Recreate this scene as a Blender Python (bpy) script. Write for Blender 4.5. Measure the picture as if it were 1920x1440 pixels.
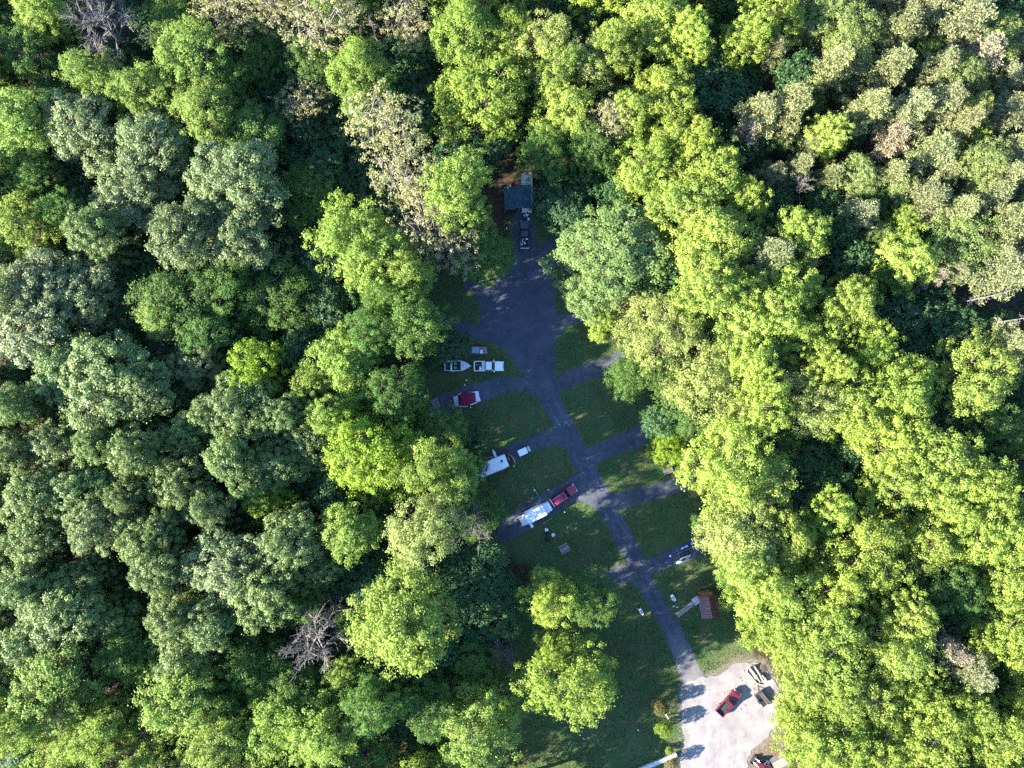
import bpy, bmesh, math, random
import numpy as np
from mathutils import Vector, Matrix

R = math.radians
for o in list(bpy.data.objects):
    bpy.data.objects.remove(o)
scene = bpy.context.scene
C = scene.collection

# ------------------------------------------------------------------ camera
CAM_H, TILT, FPX = 144.0, R(2.09), 1371.0
cam_data = bpy.data.cameras.new('camera')
cam = bpy.data.objects.new('camera', cam_data)
C.objects.link(cam)
cam.location = (0, 0, CAM_H)
cam.rotation_euler = (TILT, 0, 0)
cam_data.sensor_fit = 'HORIZONTAL'
cam_data.sensor_width = 36.0
cam_data.lens = 36.0 * FPX / 1920.0
cam_data.clip_start = 0.5
cam_data.clip_end = 3000
scene.camera = cam

# ------------------------------------------------------------------ sky, sun, exposure
SUN_EL, SHADOW_DIR = R(22), R(18)          # shadows run to the right and a little up
sun_az = SHADOW_DIR + math.pi              # direction towards the sun in the ground plane
world = bpy.data.worlds.new('World')
scene.world = world
world.use_nodes = True
wn = world.node_tree.nodes
sky = wn.new('ShaderNodeTexSky')
sky.sky_type = 'NISHITA'
sky.sun_disc = False
sky.sun_elevation = SUN_EL
sky.sun_rotation = math.pi / 2 - sun_az
sky.altitude = 200
sky.air_density = 1.0
sky.dust_density = 0.2
sky.ozone_density = 4.5
bg = wn['Background']
bg.inputs['Strength'].default_value = 0.096
world.node_tree.links.new(sky.outputs['Color'], bg.inputs['Color'])
sd = bpy.data.lights.new('sun', 'SUN')
sd.energy = 5.0
sd.angle = R(0.53)
sd.color = (1.0, 0.90, 0.74)
sun = bpy.data.objects.new('sun', sd)
C.objects.link(sun)
sdir = Vector((math.cos(sun_az) * math.cos(SUN_EL), math.sin(sun_az) * math.cos(SUN_EL), math.sin(SUN_EL)))
sun.rotation_euler = sdir.to_track_quat('Z', 'Y').to_euler()
sun.location = sdir * 200
vs = scene.view_settings
vs.view_transform = 'Standard'
vs.look = 'None'
vs.exposure = 3.0
vs.gamma = 1.0
vs.use_curve_mapping = False
scene.cycles.use_denoising = False
scene.cycles.max_bounces = 6
scene.cycles.diffuse_bounces = 3
scene.cycles.transmission_bounces = 4
scene.cycles.transparent_max_bounces = 4

# ------------------------------------------------------------------ helpers
def g(px, py, z=0.0):
    """photo pixel (1920x1440) -> world point on the level z, by the camera's ray"""
    d = Vector(((px - 960) / FPX, (720 - py) / FPX, -1.0))
    c, s = math.cos(TILT), math.sin(TILT)
    d = Vector((d.x, c * d.y - s * d.z, s * d.y + c * d.z))
    t = (z - CAM_H) / d.z
    return Vector((d.x * t, d.y * t, z))

def heading(p, q):
    a, b = g(*p), g(*q)
    return math.atan2(b.y - a.y, b.x - a.x)

def mat(name, col, rough=0.8, vary=0.25, scale=3.0, metal=0.0, spec=0.3, col2=None, bump=0.0, coat=0.0, detail=6, thresh=None):
    m = bpy.data.materials.new(name)
    m.use_nodes = True
    nt = m.node_tree
    b = nt.nodes['Principled BSDF']
    b.inputs['Roughness'].default_value = rough
    b.inputs['Metallic'].default_value = metal
    b.inputs['Specular IOR Level'].default_value = spec
    if coat:
        b.inputs['Coat Weight'].default_value = coat
        b.inputs['Coat Roughness'].default_value = 0.08
    tc = nt.nodes.new('ShaderNodeTexCoord')
    nz = nt.nodes.new('ShaderNodeTexNoise')
    nz.inputs['Scale'].default_value = scale
    nz.inputs['Detail'].default_value = detail
    nz.inputs['Roughness'].default_value = 0.62
    nt.links.new(tc.outputs['Object'], nz.inputs['Vector'])
    rp = nt.nodes.new('ShaderNodeValToRGB')
    lo, hi = thresh or (0.3, 0.7)
    rp.color_ramp.elements[0].position = lo
    rp.color_ramp.elements[1].position = hi
    a = tuple(c * (1 - vary) for c in col)
    z = col2 or tuple(min(1, c * (1 + vary)) for c in col)
    rp.color_ramp.elements[0].color = (*a, 1)
    rp.color_ramp.elements[1].color = (*z, 1)
    nt.links.new(nz.outputs['Fac'], rp.inputs['Fac'])
    nt.links.new(rp.outputs['Color'], b.inputs['Base Color'])
    if bump:
        bp = nt.nodes.new('ShaderNodeBump')
        bp.inputs['Strength'].default_value = bump
        bp.inputs['Distance'].default_value = 0.1
        nt.links.new(nz.outputs['Fac'], bp.inputs['Height'])
        nt.links.new(bp.outputs['Normal'], b.inputs['Normal'])
    return m

class MB:
    """collects shapes; build() links them as one mesh object"""
    def __init__(self):
        self.v, self.f = [], []
    def add(self, vs_, fs):
        n = len(self.v)
        self.v += [tuple(p) for p in vs_]
        self.f += [tuple(i + n for i in f) for f in fs]
        return self
    def box(self, x0, x1, y0, y1, z0, z1):
        return self.slab([(x0, y0), (x1, y0), (x1, y1), (x0, y1)], z0, z1)
    def slab(self, outline, z0, z1, top=None):
        """prism over a plan outline (anticlockwise); top = another outline for a tapered top"""
        n = len(outline)
        top = top or outline
        vs_ = [(x, y, z0) for x, y in outline] + [(x, y, z1) for x, y in top]
        fs = [tuple(range(n - 1, -1, -1)), tuple(range(n, 2 * n))]
        fs += [(i, (i + 1) % n, n + (i + 1) % n, n + i) for i in range(n)]
        return self.add(vs_, fs)
    def rslab(self, x0, x1, y0, y1, z0, z1, r=0.15, inset=0.0, front=None, rear=None):
        o = rrect(x0, x1, y0, y1, r)
        t = rrect(x0 + (rear if rear is not None else inset), x1 - (front if front is not None else inset), y0 + inset, y1 - inset, r)
        return self.slab(o, z0, z1, t)
    def panel(self, p, thick=0.02):
        """a flat plate from four (or more) corners with thickness"""
        p = [Vector(q) for q in p]
        nrm = (p[1] - p[0]).cross(p[2] - p[0]).normalized() * thick
        n = len(p)
        vs_ = [q for q in p] + [q + nrm for q in p]
        fs = [tuple(range(n - 1, -1, -1)), tuple(range(n, 2 * n))] + [(i, (i + 1) % n, n + (i + 1) % n, n + i) for i in range(n)]
        return self.add(vs_, fs)
    def tube(self, path, radii, sides=6, cap=True):
        path = [Vector(p) for p in path]
        if not isinstance(radii, (list, tuple)):
            radii = [radii] * len(path)
        rings, m = [], len(path)
        vs_ = []
        for i, p in enumerate(path):
            d = (path[min(i + 1, m - 1)] - path[max(i - 1, 0)])
            d = d.normalized() if d.length > 1e-9 else Vector((0, 0, 1))
            u = d.cross(Vector((0, 0, 1)) if abs(d.z) < 0.9 else Vector((1, 0, 0))).normalized()
            w = d.cross(u)
            for k in range(sides):
                a = 2 * math.pi * k / sides
                vs_.append(p + (u * math.cos(a) + w * math.sin(a)) * radii[i])
        fs = []
        for i in range(m - 1):
            for k in range(sides):
                k2 = (k + 1) % sides
                fs.append((i * sides + k, i * sides + k2, (i + 1) * sides + k2, (i + 1) * sides + k))
        if cap:
            fs.append(tuple(range(sides - 1, -1, -1)))
            fs.append(tuple((m - 1) * sides + k for k in range(sides)))
        return self.add(vs_, fs)
    def build(self, name, material, parent=None, smooth=False):
        me = bpy.data.meshes.new(name)
        me.from_pydata(self.v, [], self.f)
        me.materials.append(material)
        bm = bmesh.new()
        bm.from_mesh(me)
        bmesh.ops.recalc_face_normals(bm, faces=bm.faces)
        bm.to_mesh(me)
        bm.free()
        if smooth:
            me.polygons.foreach_set('use_smooth', [True] * len(me.polygons))
        me.update()
        o = bpy.data.objects.new(name, me)
        C.objects.link(o)
        if parent:
            o.parent = parent
        return o

def rrect(x0, x1, y0, y1, r, seg=3):
    pts = []
    for cx, cy, a0 in ((x1 - r, y1 - r, 0), (x0 + r, y1 - r, 90), (x0 + r, y0 + r, 180), (x1 - r, y0 + r, 270)):
        for k in range(seg + 1):
            a = R(a0 + 90 * k / seg)
            pts.append((cx + r * math.cos(a), cy + r * math.sin(a)))
    return pts

def circle(r, n=12, cx=0, cy=0):
    return [(cx + r * math.cos(2 * math.pi * k / n), cy + r * math.sin(2 * math.pi * k / n)) for k in range(n)]

def tag(o, label=None, cat=None, group=None, kind=None):
    if label: o['label'] = label
    if cat: o['category'] = cat
    if group: o['group'] = group
    if kind: o['kind'] = kind
    return o

def thing(name, label, cat, loc=(0, 0, 0), rz=0, group=None):
    o = bpy.data.objects.new(name, None)
    o.empty_display_size = 0.3
    C.objects.link(o)
    o.location = loc
    o.rotation_euler = (0, 0, rz)
    return tag(o, label, cat, group)

def polymask(poly, X, Y):
    """signed distance to a polygon (positive inside), numpy"""
    inside = np.zeros(X.shape, bool)
    dist = np.full(X.shape, 1e9)
    n = len(poly)
    for i in range(n):
        x0, y0 = poly[i]
        x1, y1 = poly[(i + 1) % n]
        cond = ((y0 > Y) != (y1 > Y))
        if y1 != y0:
            xi = (x1 - x0) * (Y - y0) / (y1 - y0) + x0
            inside ^= cond & (X < xi)
        dx, dy = x1 - x0, y1 - y0
        L2 = dx * dx + dy * dy + 1e-12
        t = np.clip(((X - x0) * dx + (Y - y0) * dy) / L2, 0, 1)
        dist = np.minimum(dist, np.hypot(X - x0 - t * dx, Y - y0 - t * dy))
    return np.where(inside, dist, -dist)

def gpoly(pts):
    return [tuple(g(*p)[:2]) for p in pts]

# ------------------------------------------------------------------ plan of the clearing, in world metres
LAWN = gpoly([(800, 520), (860, 490), (940, 470), (960, 400), (1002, 400), (1060, 425), (1110, 470), (1130, 560), (1180, 630), (1200, 690), (1235, 770),
              (1290, 830), (1325, 900), (1325, 970), (1370, 1010), (1370, 1080), (1385, 1160), (1420, 1230), (1470, 1290), (1480, 1440), (1500, 1700),
              (700, 1700), (880, 1330), (955, 1200), (1000, 1060), (900, 1040), (850, 1000), (880, 930), (840, 830), (760, 770), (780, 700), (790, 600)])
SITE = gpoly([(930, 480), (912, 400), (918, 318), (1045, 318), (1062, 430), (1000, 500)])
T_AROUND = gpoly([(962, 392), (1000, 392), (1004, 470), (1056, 430), (1082, 450), (1032, 515), (1040, 545), (1042, 594), (1098, 579), (1106, 602), (1062, 612), (1040, 636), (1042, 716), (994, 714), (972, 690),
                  (948, 656), (918, 640), (875, 629), (840, 619), (805, 602), (815, 590), (870, 603), (898, 607), (903, 588), (894, 562), (868, 536), (880, 520), (908, 530), (922, 545), (930, 520), (955, 500), (962, 480)])
ROAD_C = [(1000, 660, 80), (1005, 690, 62), (1017, 712, 48), (1032, 750, 42), (1069, 820, 40), (1094, 870, 42), (1121, 920, 43), (1149, 970, 41), (1189, 1045, 40), (1208, 1090, 39), (1232, 1130, 38), (1270, 1200, 40), (1297, 1270, 46), (1318, 1320, 60), (1330, 1350, 60)]
PADS = [gpoly(p) for p in (
    [(1030, 708), (1142, 666), (1175, 655), (1185, 680), (1155, 694), (1050, 733), (1030, 735)],
    [(1080, 848), (1200, 797), (1240, 780), (1255, 806), (1225, 824), (1112, 872), (1090, 875)],
    [(1120, 932), (1200, 915), (1265, 896), (1300, 888), (1306, 914), (1268, 926), (1152, 958), (1130, 958)],
    [(1180, 1058), (1230, 1040), (1300, 1010), (1330, 1000), (1342, 1028), (1310, 1045), (1214, 1078), (1190, 1082)],
    [(1030, 722), (1000, 713), (950, 704), (890, 719), (812, 745), (800, 775), (835, 777), (900, 755), (950, 734), (985, 733), (1012, 750), (1035, 760)],
    [(1075, 805), (1042, 800), (980, 825), (900, 860), (850, 885), (865, 912), (960, 865), (1035, 832), (1065, 842), (1090, 850)],
    [(1110, 895), (1078, 890), (1060, 902), (980, 944), (945, 975), (925, 1005), (945, 1020), (1005, 985), (1088, 934), (1100, 945), (1125, 960)],
    [(1185, 1055), (1160, 1060), (1128, 1074), (1112, 1095), (1150, 1102), (1178, 1090), (1200, 1105), (1215, 1095)])]
LOT = gpoly([(1276, 1285), (1305, 1270), (1345, 1268), (1385, 1240), (1428, 1243), (1462, 1290), (1462, 1350), (1438, 1384), (1412, 1402), (1396, 1440), (1390, 1640), (1268, 1640), (1273, 1440), (1282, 1390), (1276, 1340)])
DIRT = [gpoly(p) for p in (
    [(1378, 1240), (1405, 1225), (1440, 1245), (1470, 1300), (1480, 1440), (1380, 1460), (1400, 1390), (1430, 1330), (1385, 1268), (1345, 1276), (1318, 1272)],
    [(1008, 455), (1020, 455), (1016, 490), (1006, 485)])]

def road_strip():
    c = [(g(x, y), w) for x, y, w in ROAD_C]
    left, right = [], []
    for i, (p, w) in enumerate(c):
        d = (c[min(i + 1, len(c) - 1)][0] - c[max(i - 1, 0)][0]).normalized()
        n = Vector((-d.y, d.x, 0))
        hw = w * CAM_H / FPX * 0.5 * 0.95 * abs(n.x)
        left.append(tuple((p + n * hw)[:2]))
        right.append(tuple((p - n * hw)[:2]))
    return left + right[::-1]
ROAD = road_strip()

HARD = [T_AROUND, ROAD, LOT] + PADS

def smooth_outline(poly, step=0.6, amp=0.14, seed=0, rounds=2):
    pts = [Vector((p[0], p[1])) for p in poly]
    for _ in range(rounds):
        q = []
        for i in range(len(pts)):
            a, b = pts[i], pts[(i + 1) % len(pts)]
            q += [a * 0.8 + b * 0.2, a * 0.2 + b * 0.8]
        pts = q
    rnd = random.Random(seed)
    out = []
    ph = [rnd.uniform(0, 6.28) for _ in range(4)]
    s = 0
    for i in range(len(pts)):
        a, b = pts[i], pts[(i + 1) % len(pts)]
        L = (b - a).length
        k = max(1, int(L / step))
        nrm = Vector((-(b - a).y, (b - a).x)).normalized() if L > 1e-6 else Vector((0, 0))
        for j in range(k):
            p = a.lerp(b, j / k)
            w = math.sin(s * 1.1 + ph[0]) * 0.4 + math.sin(s * 2.7 + ph[1]) * 0.35 + math.sin(s * 5.3 + ph[2]) * 0.3 + rnd.uniform(-.35, .35)
            out.append(p + nrm * w * amp)
            s += L / k
    return out

def sheet(name, poly, z, material, amp=0.14, seed=1):
    bm = bmesh.new()
    vs_ = [bm.verts.new((p.x, p.y, z)) for p in smooth_outline(poly, amp=amp, seed=seed)]
    f = bm.faces.new(vs_)
    if f.normal.z < 0 or True:
        bmesh.ops.triangulate(bm, faces=[f])
    bmesh.ops.recalc_face_normals(bm, faces=bm.faces)
    bm.normal_update()
    for f in bm.faces:
        if f.normal.z < 0: f.normal_flip()
    me = bpy.data.meshes.new(name)
    bm.to_mesh(me)
    bm.free()
    me.materials.append(material)
    o = bpy.data.objects.new(name, me)
    C.objects.link(o)
    return tag(o, kind='structure')

# ------------------------------------------------------------------ ground
def ground_material():
    m = bpy.data.materials.new('forest_ground')
    m.use_nodes = True
    nt = m.node_tree
    N, Lk = nt.nodes, nt.links.new
    b = N['Principled BSDF']
    b.inputs['Roughness'].default_value = 0.95
    b.inputs['Specular IOR Level'].default_value = 0.1
    tc = N.new('ShaderNodeTexCoord')
    def noise(scale, detail=6, rough=0.6):
        n = N.new('ShaderNodeTexNoise')
        n.inputs['Scale'].default_value = scale
        n.inputs['Detail'].default_value = detail
        n.inputs['Roughness'].default_value = rough
        Lk(tc.outputs['Object'], n.inputs['Vector'])
        return n
    def ramp(fac, *els):
        r = N.new('ShaderNodeValToRGB')
        for i, (p, c) in enumerate(els):
            e = r.color_ramp.elements[i] if i < 2 else r.color_ramp.elements.new(p)
            e.position = p
            e.color = (*c, 1)
        Lk(fac, r.inputs['Fac'])
        return r
    def mix(fac, a, c):
        x = N.new('ShaderNodeMix')
        x.data_type = 'RGBA'
        Lk(fac, x.inputs['Factor'])
        Lk(a, x.inputs['A'])
        Lk(c, x.inputs['B'])
        return x.outputs['Result']
    litter = ramp(noise(0.9).outputs['Fac'], (0.3, (0.026, 0.019, 0.014)), (0.55, (0.050, 0.036, 0.026)), (0.75, (0.032, 0.038, 0.016)))
    fine = ramp(noise(2.6, 8, 0.7).outputs['Fac'], (0.28, (0.028, 0.054, 0.022)), (0.52, (0.046, 0.084, 0.030)), (0.76, (0.075, 0.105, 0.040)))
    patch = ramp(noise(0.22, 5).outputs['Fac'], (0.40, (0, 0, 0)), (0.72, (1, 1, 1)))
    dry = ramp(noise(1.4, 7).outputs['Fac'], (0.3, (0.07, 0.068, 0.03)), (0.7, (0.12, 0.10, 0.05)))
    px = N.new('ShaderNodeMath'); px.operation = 'MULTIPLY'; px.inputs[1].default_value = 0.75
    Lk(patch.outputs['Color'], px.inputs[0])
    lawn = mix(px.outputs[0], fine.outputs['Color'], dry.outputs['Color'])
    dirt = ramp(noise(1.8, 7).outputs['Fac'], (0.3, (0.075, 0.060, 0.042)), (0.7, (0.145, 0.115, 0.085)))
    def soft(attr, w, sc, e=0.6):
        a = N.new('ShaderNodeAttribute'); a.attribute_name = attr
        n = noise(sc, 5)
        s = N.new('ShaderNodeMath'); s.operation = 'MULTIPLY_ADD'
        Lk(n.outputs['Fac'], s.inputs[0]); s.inputs[1].default_value = w
        Lk(a.outputs['Fac'], s.inputs[2])
        mr = N.new('ShaderNodeMapRange')
        mr.inputs['From Min'].default_value = w * 0.5 - e
        mr.inputs['From Max'].default_value = w * 0.5 + e
        Lk(s.outputs[0], mr.inputs['Value'])
        return mr.outputs['Result']
    col = mix(soft('lawn', 7.0, 0.5), litter.outputs['Color'], lawn)
    col = mix(soft('dirt', 8.0, 0.7, 1.8), col, dirt.outputs['Color'])
    pale = ramp(noise(1.2, 8).outputs['Fac'], (0.3, (0.115, 0.104, 0.096)), (0.7, (0.20, 0.186, 0.186)))
    col = mix(soft('lot', 5.5, 1.1, 1.5), col, pale.outputs['Color'])
    Lk(col, b.inputs['Base Color'])
    bp = N.new('ShaderNodeBump')
    bp.inputs['Strength'].default_value = 0.6
    bp.inputs['Distance'].default_value = 0.15
    Lk(noise(3.5, 6).outputs['Fac'], bp.inputs['Height'])
    Lk(bp.outputs['Normal'], b.inputs['Normal'])
    return m

def build_ground():
    xs = np.concatenate([[-900, -400, -160], np.arange(-60, 70.1, 0.75), [160, 400, 900]])
    ys = np.concatenate([[-900, -400, -160], np.arange(-95, 60.1, 0.75), [160, 400, 900]])
    X, Y = np.meshgrid(xs, ys)
    rng = np.random.default_rng(5)
    Z = np.zeros_like(X)
    nx, ny = len(xs), len(ys)
    V = np.stack([X, Y, Z], -1).reshape(-1, 3)
    idx = np.arange(nx * ny).reshape(ny, nx)
    F = np.stack([idx[:-1, :-1], idx[:-1, 1:], idx[1:, 1:], idx[1:, :-1]], -1).reshape(-1, 4)
    me = bpy.data.meshes.new('ground')
    me.from_pydata(V.tolist(), [], F.tolist())
    lawn = np.clip(polymask(LAWN, X, Y), -6, 6).ravel()
    dirt = np.max([polymask(d, X, Y) for d in DIRT], 0)
    hard = np.max([polymask(h_, X, Y) for h_ in HARD], 0)
    dirt = np.maximum(dirt, -1.3 - 1.6 * np.abs(hard))
    dirt = np.clip(dirt, -6, 6).ravel()
    lot = np.clip(polymask(LOT, X, Y) - 0.2, -6, 6).ravel()
    for nm, arr in (('lawn', lawn), ('dirt', dirt), ('lot', lot)):
        a = me.attributes.new(nm, 'FLOAT', 'POINT')
        a.data.foreach_set('value', arr.astype(np.float32))
    me.materials.append(ground_material())
    o = bpy.data.objects.new('ground', me)
    C.objects.link(o)
    tag(o, kind='structure')
build_ground()

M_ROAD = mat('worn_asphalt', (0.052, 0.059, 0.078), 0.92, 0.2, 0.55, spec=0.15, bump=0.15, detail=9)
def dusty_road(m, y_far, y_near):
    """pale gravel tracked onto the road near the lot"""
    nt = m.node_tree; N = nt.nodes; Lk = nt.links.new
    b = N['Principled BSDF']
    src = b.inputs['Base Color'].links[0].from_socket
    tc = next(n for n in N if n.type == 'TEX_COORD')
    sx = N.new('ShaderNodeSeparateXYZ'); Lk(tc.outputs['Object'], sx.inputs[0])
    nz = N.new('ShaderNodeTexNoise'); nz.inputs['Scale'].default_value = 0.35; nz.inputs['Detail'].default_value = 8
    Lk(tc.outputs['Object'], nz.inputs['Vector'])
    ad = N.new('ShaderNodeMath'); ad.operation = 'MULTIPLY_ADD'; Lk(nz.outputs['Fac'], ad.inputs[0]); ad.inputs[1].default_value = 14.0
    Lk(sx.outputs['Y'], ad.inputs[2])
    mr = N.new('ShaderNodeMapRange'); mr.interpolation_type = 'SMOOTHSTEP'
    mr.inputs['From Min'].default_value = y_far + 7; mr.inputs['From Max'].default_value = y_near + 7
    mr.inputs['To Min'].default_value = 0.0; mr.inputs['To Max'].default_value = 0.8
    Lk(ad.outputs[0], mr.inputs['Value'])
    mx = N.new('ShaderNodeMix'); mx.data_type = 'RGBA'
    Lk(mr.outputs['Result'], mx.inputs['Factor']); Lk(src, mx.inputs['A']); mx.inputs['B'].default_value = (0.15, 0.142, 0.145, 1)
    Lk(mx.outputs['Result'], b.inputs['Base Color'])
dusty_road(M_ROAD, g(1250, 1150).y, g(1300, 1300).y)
def wear(m, k=0.35, stretch=None):
    """patches, stains and stone grain over a base colour"""
    nt = m.node_tree; N = nt.nodes; Lk = nt.links.new
    b = N['Principled BSDF']; src = b.inputs['Base Color'].links[0].from_socket
    tc = next(n for n in N if n.type == 'TEX_COORD')
    co = tc.outputs['Object']
    if stretch:
        mp = N.new('ShaderNodeMapping'); mp.inputs['Scale'].default_value = stretch; mp.inputs['Rotation'].default_value = (0, 0, 0.25); Lk(co, mp.inputs['Vector']); co = mp.outputs['Vector']
    for sc, lo, hi, det in ((0.16, 1 - k, 1 + k, 4), (7.0, 1 - k * .8, 1 + k, 3), (1.6, 1 - k * .5, 1 + k * .5, 8)):
        nz = N.new('ShaderNodeTexNoise'); nz.inputs['Scale'].default_value = sc; nz.inputs['Detail'].default_value = det
        Lk(co, nz.inputs['Vector'])
        mr = N.new('ShaderNodeMapRange'); mr.inputs['From Min'].default_value = .3; mr.inputs['From Max'].default_value = .7
        mr.inputs['To Min'].default_value = lo; mr.inputs['To Max'].default_value = hi
        Lk(nz.outputs['Fac'], mr.inputs['Value'])
        mx = N.new('ShaderNodeMix'); mx.data_type = 'RGBA'; mx.blend_type = 'MULTIPLY'; mx.inputs['Factor'].default_value = 1
        Lk(src, mx.inputs['A']); Lk(mr.outputs['Result'], mx.inputs['B'])
        src = mx.outputs['Result']
    Lk(src, b.inputs['Base Color'])
wear(M_ROAD, 0.17)
M_PAD = mat('pad_gravel', (0.056, 0.062, 0.078), 0.94, 0.25, 0.9, spec=0.12, bump=0.2, detail=9)
M_LOT = mat('pale_gravel', (0.185, 0.172, 0.176), 0.95, 0.22, 0.45, spec=0.1, bump=0.25, detail=10)
wear(M_PAD, 0.24)
wear(M_LOT, 0.16, (2.2, 0.35, 1))
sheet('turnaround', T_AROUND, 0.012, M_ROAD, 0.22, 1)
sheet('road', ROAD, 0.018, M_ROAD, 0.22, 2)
M_TRACK = mat('wheel_worn_asphalt', (0.064, 0.071, 0.090), 0.92, 0.24, 0.6, spec=0.15, bump=0.15, detail=9)
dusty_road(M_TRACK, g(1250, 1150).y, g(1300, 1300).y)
wear(M_TRACK, 0.22)
def track(off, seed):
    c = [g(x, y) for x, y, w in ROAD_C[2:-1]]
    lf, rt = [], []
    for i, p in enumerate(c):
        d = (c[min(i + 1, len(c) - 1)] - c[max(i - 1, 0)]).normalized()
        n = Vector((-d.y, d.x, 0))
        lf.append(tuple((p + n * (off + .24))[:2])); rt.append(tuple((p + n * (off - .24))[:2]))
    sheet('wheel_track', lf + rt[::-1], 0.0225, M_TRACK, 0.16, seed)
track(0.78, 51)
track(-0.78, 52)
for i, p in enumerate(PADS):
    sheet('camping_pad', p, 0.027 + 0.004 * i, M_PAD, 0.26, 10 + i)
sheet('gravel_lot', LOT, 0.062, M_LOT, 0.32, 40)
# ------------------------------------------------------------------ foliage
def leaf_material(name, gloss=0.35, rough=0.45, transl=0.34):
    m = bpy.data.materials.new(name)
    m.use_nodes = True
    nt = m.node_tree
    N, Lk = nt.nodes, nt.links.new
    b = N['Principled BSDF']
    b.inputs['Roughness'].default_value = rough
    b.inputs['Specular IOR Level'].default_value = gloss
    oi = N.new('ShaderNodeObjectInfo')
    at = N.new('ShaderNodeAttribute')
    at.attribute_name = 'var'
    mr = N.new('ShaderNodeMapRange')
    mr.inputs['To Min'].default_value = 0.95
    mr.inputs['To Max'].default_value = 1.95
    Lk(at.outputs['Fac'], mr.inputs['Value'])
    hs = N.new('ShaderNodeHueSaturation')
    hr = N.new('ShaderNodeMapRange')
    hr.inputs['To Min'].default_value = 0.508
    hr.inputs['To Max'].default_value = 0.494
    Lk(at.outputs['Fac'], hr.inputs['Value'])
    Lk(hr.outputs['Result'], hs.inputs['Hue'])
    Lk(mr.outputs['Result'], hs.inputs['Value'])
    Lk(oi.outputs['Color'], hs.inputs['Color'])
    Lk(hs.outputs['Color'], b.inputs['Base Color'])
    tr = N.new('ShaderNodeBsdfTranslucent')
    ht = N.new('ShaderNodeHueSaturation')
    ht.inputs['Hue'].default_value = 0.497
    ht.inputs['Saturation'].default_value = 1.05
    ht.inputs['Value'].default_value = 1.25
    Lk(hs.outputs['Color'], ht.inputs['Color'])
    Lk(ht.outputs['Color'], tr.inputs['Color'])
    mx = N.new('ShaderNodeMixShader')
    mx.inputs['Fac'].default_value = transl
    Lk(b.outputs['BSDF'], mx.inputs[1])
    Lk(tr.outputs['BSDF'], mx.inputs[2])
    Lk(mx.outputs['Shader'], N['Material Output'].inputs['Surface'])
    return m
M_LEAF = leaf_material('broad_leaf', 0.2, 0.6, 0.45)
M_OAK = leaf_material('oak_leaf', 0.35, 0.5, 0.36)
M_NEEDLE = leaf_material('pine_needle', 0.25, 0.6, 0.2)
M_GRASS = leaf_material('grass_blade', 0.15, 0.7, 0.3)
M_BARK = mat('grey_brown_bark', (0.10, 0.08, 0.066), 0.9, 0.35, 4.0, spec=0.1)
M_PALEBARK = mat('pale_bark', (0.17, 0.15, 0.13), 0.9, 0.3, 3.0, spec=0.1)
M_DEAD = mat('weathered_dead_wood', (0.118, 0.113, 0.108), 0.9, 0.35, 3.0, spec=0.1)

def unit(v):
    return v / (np.linalg.norm(v, axis=-1, keepdims=True) + 1e-9)

def leaf_mesh(name, cen, nrm, size, var, material, rng, slim=0.62):
    n = len(cen)
    rv = unit(rng.normal(size=(n, 3)))
    t = unit(np.cross(nrm, rv))
    b = np.cross(nrm, t)
    s = size[:, None]
    v = np.empty((n, 4, 3))
    v[:, 0] = cen - b * s * 0.55 - nrm * s * 0.12
    v[:, 1] = cen + t * s * slim * 0.5 + nrm * s * 0.05
    v[:, 2] = cen + b * s * 0.55 - nrm * s * 0.12
    v[:, 3] = cen - t * s * slim * 0.5 + nrm * s * 0.05
    me = bpy.data.meshes.new(name)
    me.vertices.add(4 * n)
    me.vertices.foreach_set('co', v.reshape(-1).astype(np.float32))
    me.loops.add(4 * n)
    me.loops.foreach_set('vertex_index', np.arange(4 * n, dtype=np.int32))
    me.polygons.add(n)
    me.polygons.foreach_set('loop_start', np.arange(0, 4 * n, 4, dtype=np.int32))
    me.update(calc_edges=True)
    a = me.attributes.new('var', 'FLOAT', 'FACE')
    a.data.foreach_set('value', np.clip(var, 0, 1).astype(np.float32))
    me.materials.append(material)
    me.validate()
    return me

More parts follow.
